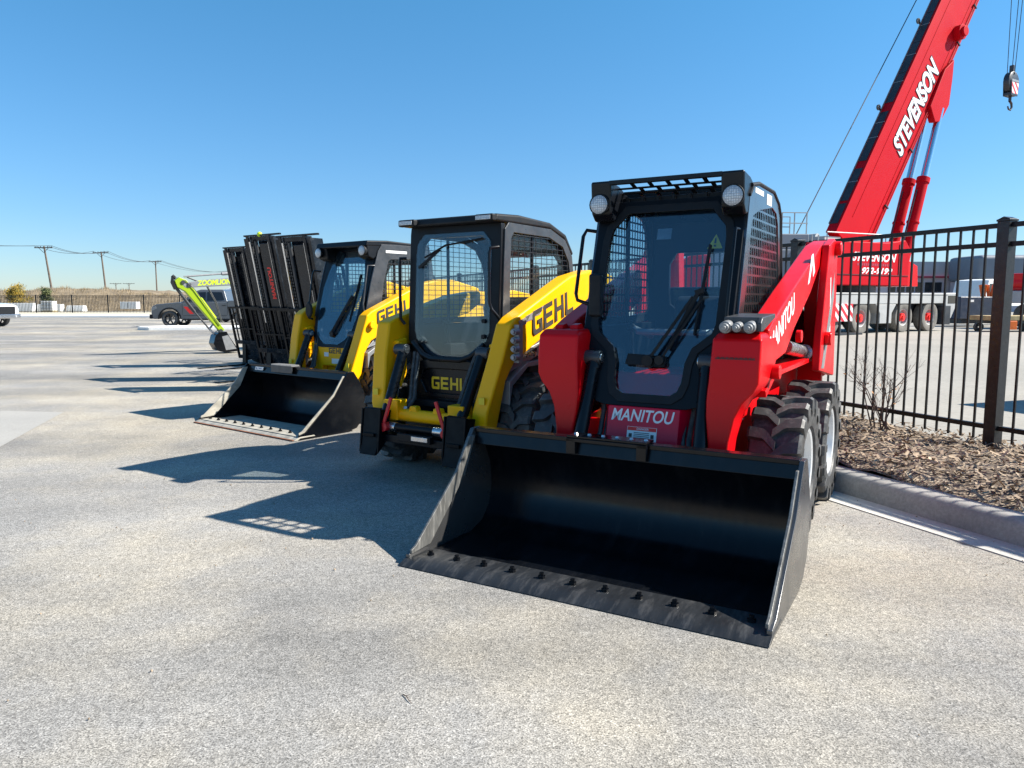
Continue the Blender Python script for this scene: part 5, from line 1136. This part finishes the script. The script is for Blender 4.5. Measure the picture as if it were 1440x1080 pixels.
    b = MB(); q = [bp(-.5, .62), bp(13.2, .62), bp(13.2, .66), bp(-.5, .66)]; b.prism(q, 'y', .835, .849); q = [bp(-.5, 1.95), bp(13.2, 1.95), bp(13.2, 1.98), bp(-.5, 1.98)]; b.prism(q, 'y', .835, .849); b.build('boom_weld', M['cranered'], bm_)
    for d_ in (.30, .40):
        p0_ = bp(-1.0, d_); p1_ = bp(13.2, d_); b = MB(); b.tube([(p0_[0], .815, p0_[1]), (p1_[0], .815, p1_[1])], .022, 6); b.build('boom_pipe', M['cranered'], bm_)
    for l in (1.2, 4.2, 7.2, 10.2, 12.4):
        p0_ = bp(l, .22); p1_ = bp(l, .48); b = MB(); b.bar((p0_[0], .806, p0_[1]), (p1_[0], .806, p1_[1]), .05, .07, up=(0, 1, 0)); b.build('pipe_clip', M['darkgrey'], bm_)
    org = bp(3.52, .74); rv = (dx, 0, dz); uv = (nx, 0, nz)
    letters('STEVENSON', M['craned'], bm_, (org[0] + .03, .8325, org[1] - .07), rv, uv, 4.92, .98, .075, .25, ext=.004)
    letters('STEVENSON', M['lettering_white'], bm_, (org[0], .8275, org[1]), rv, uv, 4.82, .90, .035, .25, ext=.004)
    # lug and luffing cylinders
    for y in (.70, 1.362):
        b = MB(); q = [bp(6.5, -.55), bp(6.2, -.2), bp(6.5, .5), bp(8.5, .6), bp(9.3, .3), bp(8.6, -.1), bp(7.5, -.62)]; b.prism(q, 'y', y, y + .30); b.build('boom_lug', M['cranered'], bm_, bevel=.03)
    for y in (.84, 1.50):
        p = bp(7.1, -.35); base = (3.95, y, 2.6); top = (p[0], y, p[1]); A = Vector(base); B_ = Vector(top); mid = A.lerp(B_, .56)
        b = MB(); b.cyl(A, mid, .235, 20); b.cyl(A.lerp(B_, .545), A.lerp(B_, .575), .28, 20); b.cyl(A.lerp(B_, .30), A.lerp(B_, .31), .27, 20); cy = b.build('luffing_cylinder', M['cranered'], t, bevel=.008)
        b = MB(); b.cyl(mid, B_, .155, 20); b.build('cylinder_rod', M['chrome'], cy)
        b = MB(); b.tube([A.lerp(B_, .05) + Vector((-.3, 0, 0)), A.lerp(B_, .25) + Vector((-.36, 0, 0)), A.lerp(B_, .5) + Vector((-.3, 0, 0))], .03, 6); b.build('cylinder_pipe', M['craned'], cy)
    b = MB(); b.prism([(3.25, 2.0), (3.25, 3.3), (4.5, 2.9), (4.6, 2.0)], 'y', .4, 2.4); b.build('cylinder_bracket', M['red'], t, bevel=.03)
    q = bp(10.5, .7); b = MB(); b.cyl((q[0], .849, q[1]), (q[0], .55, q[1]), .33, 18); b.cyl((q[0], .55, q[1]), (q[0], .42, q[1]), .22, 18); b.build('locking_pin', M['cranered'], bm_, bevel=.02)
    for l in (4.7, 9.5, 14.3):
        q = bp(l, 2.56); q2 = bp(l, 2.74); b = MB(); b.bar((q[0], 1.34, q[1]), (q2[0], 1.34, q2[1]), .06, .06); b.lathe([(-.03, .07), (-.03, .12), (.03, .12), (.03, .07)], (q2[0], 1.34, q2[1]), 'y', 14, closed=True); b.build('rope_guide', M['craned'], bm_)
    # head, hoist rope, hook block
    hd = bp(20.4, .8); hx = 13.6
    b = MB(); q = [bp(20.2, .2), bp(20.2, 2.0), bp(21.2, 2.0), bp(21.6, .2), (hx + .35, bp(21.0, 0)[1]), (hx + .3, bp(20.2, 0)[1])]; b.prism(q, 'y', 1.0, 1.8); b.build('boom_head', M['red'], bm_, bevel=.04)
    g0 = bp(-1.2, 2.3); g1 = bp(21.2, 2.3); b = MB(); b.tube([(-1.9, 1.92, 4.1), (g1[0], 1.92, g1[1])], .022, 6); b.build('hoist_rope', M['wire'], t)
    zt = bp(20.5, 0)[1]; hz = 12.25
    b = MB()
    for x, y, y2 in ((hx + .1, 1.85, 1.66), (hx, 1.30, 1.40), (hx - .1, 1.0, 1.22)): b.tube([(x + .2, y, zt), (x, y2, hz + .40)], .018, 6)
    b.build('hook_rope', M['wire'], t)
    b = MB(); b.lathe([(-.16, .10), (-.16, .46), (-.13, .52), (.13, .52), (.16, .46), (.16, .10)], (hx, 1.4, hz + .05), 'y', 26, closed=True); b.map(lambda p: (p[0], p[1], p[2])); hb = b.build('hook_block', M['craned'], t)
    b = MB(); b.prism([(hx - .40, hz + .10), (hx + .40, hz + .10), (hx + .32, hz - .62), (hx - .32, hz - .62)], 'y', 1.20, 1.235); b.prism([(hx - .40, hz + .10), (hx + .40, hz + .10), (hx + .32, hz - .62), (hx - .32, hz - .62)], 'y', 1.565, 1.60); b.box(hx - .3, hx + .3, 1.2355, 1.5645, hz - .60, hz - .45); b.box(hx - .07, hx + .07, 1.3, 1.5, hz + .5, hz + .9); b.build('cheek_plate', M['craned'], hb, bevel=.02)
    b = MB(); b.prism([(hx - .34, hz + .02), (hx + .34, hz + .02), (hx + .28, hz - .52), (hx - .28, hz - .52)], 'y', 1.190, 1.1985); b.build('hazard_plate', M['hazard'], hb)
    b = MB(); b.box(hx - .34, hx + .34, 1.190, 1.1985, hz + .05, hz + .16); b.build('capacity_plate', M['greymetal'], hb)
    b = MB(); b.cyl((hx, 1.4, hz - .60), (hx, 1.4, hz - .86), .07, 12); b.tube([(hx, 1.4, hz - .84), (hx + .17, 1.4, hz - .94), (hx + .22, 1.4, hz - 1.12), (hx + .10, 1.4, hz - 1.27), (hx - .08, 1.4, hz - 1.25), (hx - .18, 1.4, hz - 1.12)], .065, 10, .035); b.build('hook', M['craned'], hb)
crane()

# ------------------------------------------------------------------ other things in the yard
t = thing('storage_unit', 'grey steel plant unit with a railed top seen past the red loader cab', 'plant unit', (9.45, 30.2, 0), 6)
b = MB(); b.box(-2.0, 2.0, -.8, .9, 1.0, 3.35); b.box(.6, 2.0, -.75, .85, 3.351, 3.95); b.build('housing', M['bld_dark'], t, bevel=.04)
b = MB(); b.box(-2.1, 2.1, -.85, .95, .55, .999); b.build('chassis', M['white'], t, bevel=.03)
b = MB()
for x in (.9, 1.4, 1.9):
    for y in (-.7, .7): b.bar((x, y, 3.951), (x, y, 4.75), .035, .035)
for z in (4.35, 4.75):
    for y in (-.7, .7): b.bar((.88, y - .036 * (1 if y < 0 else -1), z), (1.92, y - .036 * (1 if y < 0 else -1), z), .035, .035)
b.build('guard_rail', M['craneg'], t)
b = MB()
for x in (2.04, 2.3): b.bar((x, -.9, .9), (x, -.9, 3.9), .04, .04)
for k in range(10): b.bar((2.06, -.9, 1.1 + k * .28), (2.28, -.9, 1.1 + k * .28), .03, .03)
b.build('ladder', M['craneg'], t)
b = MB(); b.box(1.35, 1.75, -.76, -.755, 3.55, 3.68); b.build('sign_plate', M['white'], t)
for x in (-1.5, 1.5):
    for y in (-.7, .8):
        b = MB(); b.lathe([(-.15, .3), (-.15, .5), (.15, .5), (.15, .3)], (0, 0, 0), 'y', 24, closed=True); o = b.build('wheel', M['dusty_rubber'], t); o.location = (x, y, .5)
t = thing('counterweight', 'red steel counterweight standing left of the grey plant unit', 'counterweight', (6.5, 27.5, 0), -4)
b = MB(); b.prism([(-.5, 0), (-.5, 2.75), (-.1, 3.0), (.55, 3.0), (.55, 0)], 'y', -.5, .5); b.build('block', M['red'], t, bevel=.05)
b = MB(); b.tube([(.1, -.1, 3.0), (.1, -.1, 3.12), (.3, -.1, 3.12), (.3, -.1, 3.0)], .03, 8); b.build('lifting_eye', M['darkgrey'], t)
t = thing('warehouse', 'long grey warehouse with a red stripe beyond the yard', 'warehouse', (0, 0, 0))
b = MB(); b.box(45, 130, 95, 140, 0, 4.15); b.build('base_wall', M['bld_low'], t)
b = MB(); b.box(45, 130, 94.8, 140, 4.36, 6.15); b.build('wall', M['bld'], t)
b = MB(); b.box(44.9, 130, 94.6, 140, 4.155, 4.355); b.build('red_stripe', M['bld_red'], t)
b = MB(); b.box(54, 130, 88, 94.5, 3.6, 6.6); b.build('entrance_block', M['bld_dark'], t, bevel=.5)
b = MB(); b.box(54.5, 130, 89, 94.5, 0, 3.595); b.build('porch_wall', M['bld_low'], t)
for k in range(6):
    b = MB(); b.box(47 + k * 1.15, 47.9 + k * 1.15, 94.9, 94.99, 2.4, 3.6); b.build('window', M['glass_car'], t)
t = thing('skip', 'dark navy steel ballast box on the ground right of the crane', 'ballast box', (24.2, 40.2, 0), 18)
b = MB(); b.box(-1.35, 1.7, -.7, .7, .42, 1.58); b.build('box', M['crane_navy'], t, bevel=.05)
b = MB(); b.box(-1.1, .2, -.6, .6, .18, .415); b.build('skid', M['craned'], t)
b = MB(); b.box(-.75, -.45, -.712, -.702, 1.3, 1.42); b.build('plate', M['white'], t)
def flat_truck(label, loc, rz, cabm):
    t = thing('truck', label, 'truck', (loc[0], loc[1], 0), rz, 'trucks in the yard')
    b = MB(); b.prism([(-1.1, .8), (-1.1, 1.7), (-.75, 2.75), (.7, 2.85), (.8, .8)], 'x', -1.15, 1.15); cb = b.build('cab', M[cabm], t, bevel=.06)
    b = MB(); b.prism([(-1.12, 1.72), (-.82, 2.6), (-.80, 2.6), (-1.09, 1.72)], 'x', -1.0, 1.0); b.build('windscreen', M['glass_clear'], cb)
    for sg in (-1, 1):
        b = MB(); b.prism([(-.85, 1.75), (-.62, 2.5), (.35, 2.5), (.35, 1.75)], 'x', sg * 1.151, sg * 1.16); b.build('window', M['glass_car'], cb)
    b = MB(); b.box(-1.2, 1.2, .85, 6.5, 1.0, 1.25); b.build('flatbed', M['white'], t, bevel=.02)
    for y in (-.3, 4.0, 5.3):
        for sg in (-1, 1): road_wheel(t, sg * 1.0, y, .5, .3, sg, 'rubber', 'rim_white')
    return t
flat_truck('white flatbed truck facing left beyond the navy ballast box', (32.2, 52.5), -62, 'white')
t = thing('crane_carrier', 'red and white striped rear of another crane at the right edge', 'crane', (25.4, 37.0, 0), 10)
b = MB(); b.box(-1.0, 6, -1.3, 1.3, 1.25, 1.85); b.build('deck', M['craneg'], t, bevel=.04)
b = MB(); b.box(-.6, 5.5, -1.1, 1.1, 1.86, 2.7); b.cyl((-.2, -1.15, 2.2), (-.2, 1.15, 2.2), .45, 20); b.build('winch_housing', M['red'], t, bevel=.06)
b = MB(); b.box(-1.03, 3.0, -1.36, -1.31, .75, 1.55); b.build('hazard_panel', M['hazard'], t)
for x in (.6, 2.2, 4.4):
    for y in (-.95, .95):
        b = MB(); b.lathe([(-.2, .32), (-.22, .5), (-.16, .6), (.16, .6), (.22, .5), (.2, .32)], (0, 0, 0), 'y', 26, closed=True); o = b.build('wheel', M['dusty_rubber'], t); o.location = (x, y, .6)
t = thing('trolley', 'low wooden decked trolley on small wheels behind the thick fence post', 'trolley', (22.6, 33.6, 0), 4)
b = MB(); b.box(-1.9, 2.6, -.7, .7, .52, .72); b.build('deck', M['pallet'], t, bevel=.02)
b = MB(); b.box(-1.7, 2.4, -.5, .5, .38, .515); b.build('frame', M['craned'], t)
b = MB(); b.box(-1.2, -.7, -.72, -.55, .12, .5); b.build('toolbox', M['orange'], t, bevel=.02)
for x in (-1.55, .6, 1.4):
    for y in (-.55, .55):
        b = MB(); b.lathe([(-.08, .08), (-.08, .2), (.08, .2), (.08, .08)], (0, 0, 0), 'y', 22, closed=True); o = b.build('wheel', M['rubber'], t); o.location = (x, y, .2)
t = thing('netting_stack', 'bundle of orange safety netting standing on the navy ballast box', 'safety netting', (26.9, 42.6, 0), 0)
b = MB()
for k in range(7):
    z0 = 1.25; x = -.55 + k * .18; b.tube([(x, random.uniform(-.2, .2), 1.2), (x + random.uniform(-.1, .1), 0, 1.7), (x + random.uniform(-.12, .12), random.uniform(-.1, .1), 2.25)], .09, 7)
b.build('roll', M['orange'], t)
b = MB(); b.box(-.8, .8, -.5, .5, .3, 1.19); b.build('crate', M['crane_navy'], t, bevel=.03)
t = thing('shadow_caster_bin', 'unseen tall steel bin added beyond the right edge to cast a shadow', 'bin', (8.75, 9.6, .02), 20)  # bin shape made up; it only casts the shadow entering at right
b = MB(); b.prism([(-.6, .1), (-.75, 1.5), (.75, 1.5), (.6, .1)], 'y', -.6, .6); b.build('bin', M['craned'], t, bevel=.03)
b = MB(); b.prism([(-.79, 1.505), (-.7, 1.66), (.7, 1.66), (.79, 1.505)], 'y', -.64, .64); b.build('lid', M['plastic'], t, bevel=.02)
for x in (-.45, .45):
    for y in (-.5, .5):
        b = MB(); b.cyl((x, y - .03, .06), (x, y + .03, .06), .058, 12); b.build('castor', M['rubber'], t)

# grit on the asphalt near the camera
# ------------------------------------------------------------------ camera, light
cam = bpy.data.cameras.new('camera'); co = bpy.data.objects.new('camera', cam); C.objects.link(co)
cam.sensor_fit = 'HORIZONTAL'; cam.sensor_width = 36; cam.lens = 1060 / 1440 * 36; cam.clip_end = 4000; cam.clip_start = .05
co.location = (0, 0, 1.4); co.rotation_euler = (R(90) - math.atan((540 - 422) / 1060), 0, 0)
bpy.context.scene.camera = co
AZ, EL = 90, 40.3
sl = bpy.data.lights.new('sun', 'SUN'); sl.energy = 5; sl.angle = R(.5); sl.color = (1, .94, .84)
so_ = bpy.data.objects.new('sun', sl); C.objects.link(so_)
so_.rotation_euler = Vector((-math.sin(R(AZ)) * math.cos(R(EL)), -math.cos(R(AZ)) * math.cos(R(EL)), -math.sin(R(EL)))).to_track_quat('-Z', 'Y').to_euler()
w = bpy.data.worlds.new('World'); bpy.context.scene.world = w; w.use_nodes = True
sk = w.node_tree.nodes.new('ShaderNodeTexSky'); sk.sky_type = 'NISHITA'; sk.sun_disc = False
sk.sun_elevation = R(EL); sk.sun_rotation = R(AZ); sk.air_density = 1.0; sk.dust_density = .15; sk.ozone_density = 6
bg = w.node_tree.nodes['Background']; bg.inputs[1].default_value = .092
wt = w.node_tree; tc = wt.nodes.new('ShaderNodeTexCoord'); sx = wt.nodes.new('ShaderNodeSeparateXYZ'); wt.links.new(tc.outputs['Generated'], sx.inputs[0])
tint = ramp(wt, sx.outputs[2], [(0, (.62, .66, .72)), (.10, (.54, .70, .80)), (.35, (.47, .87, .91)), (1, (.56, .96, .96))])
wt.links.new(mixc(wt, 1.0, sk.outputs[0], tint.outputs[0], 'MULTIPLY'), bg.inputs[0])
vs = bpy.context.scene.view_settings; vs.view_transform = 'Standard'; vs.look = 'None'; vs.gamma = 1; vs.exposure = 1.1
bpy.context.scene.cycles.max_bounces = 8; bpy.context.scene.cycles.transparent_max_bounces = 24
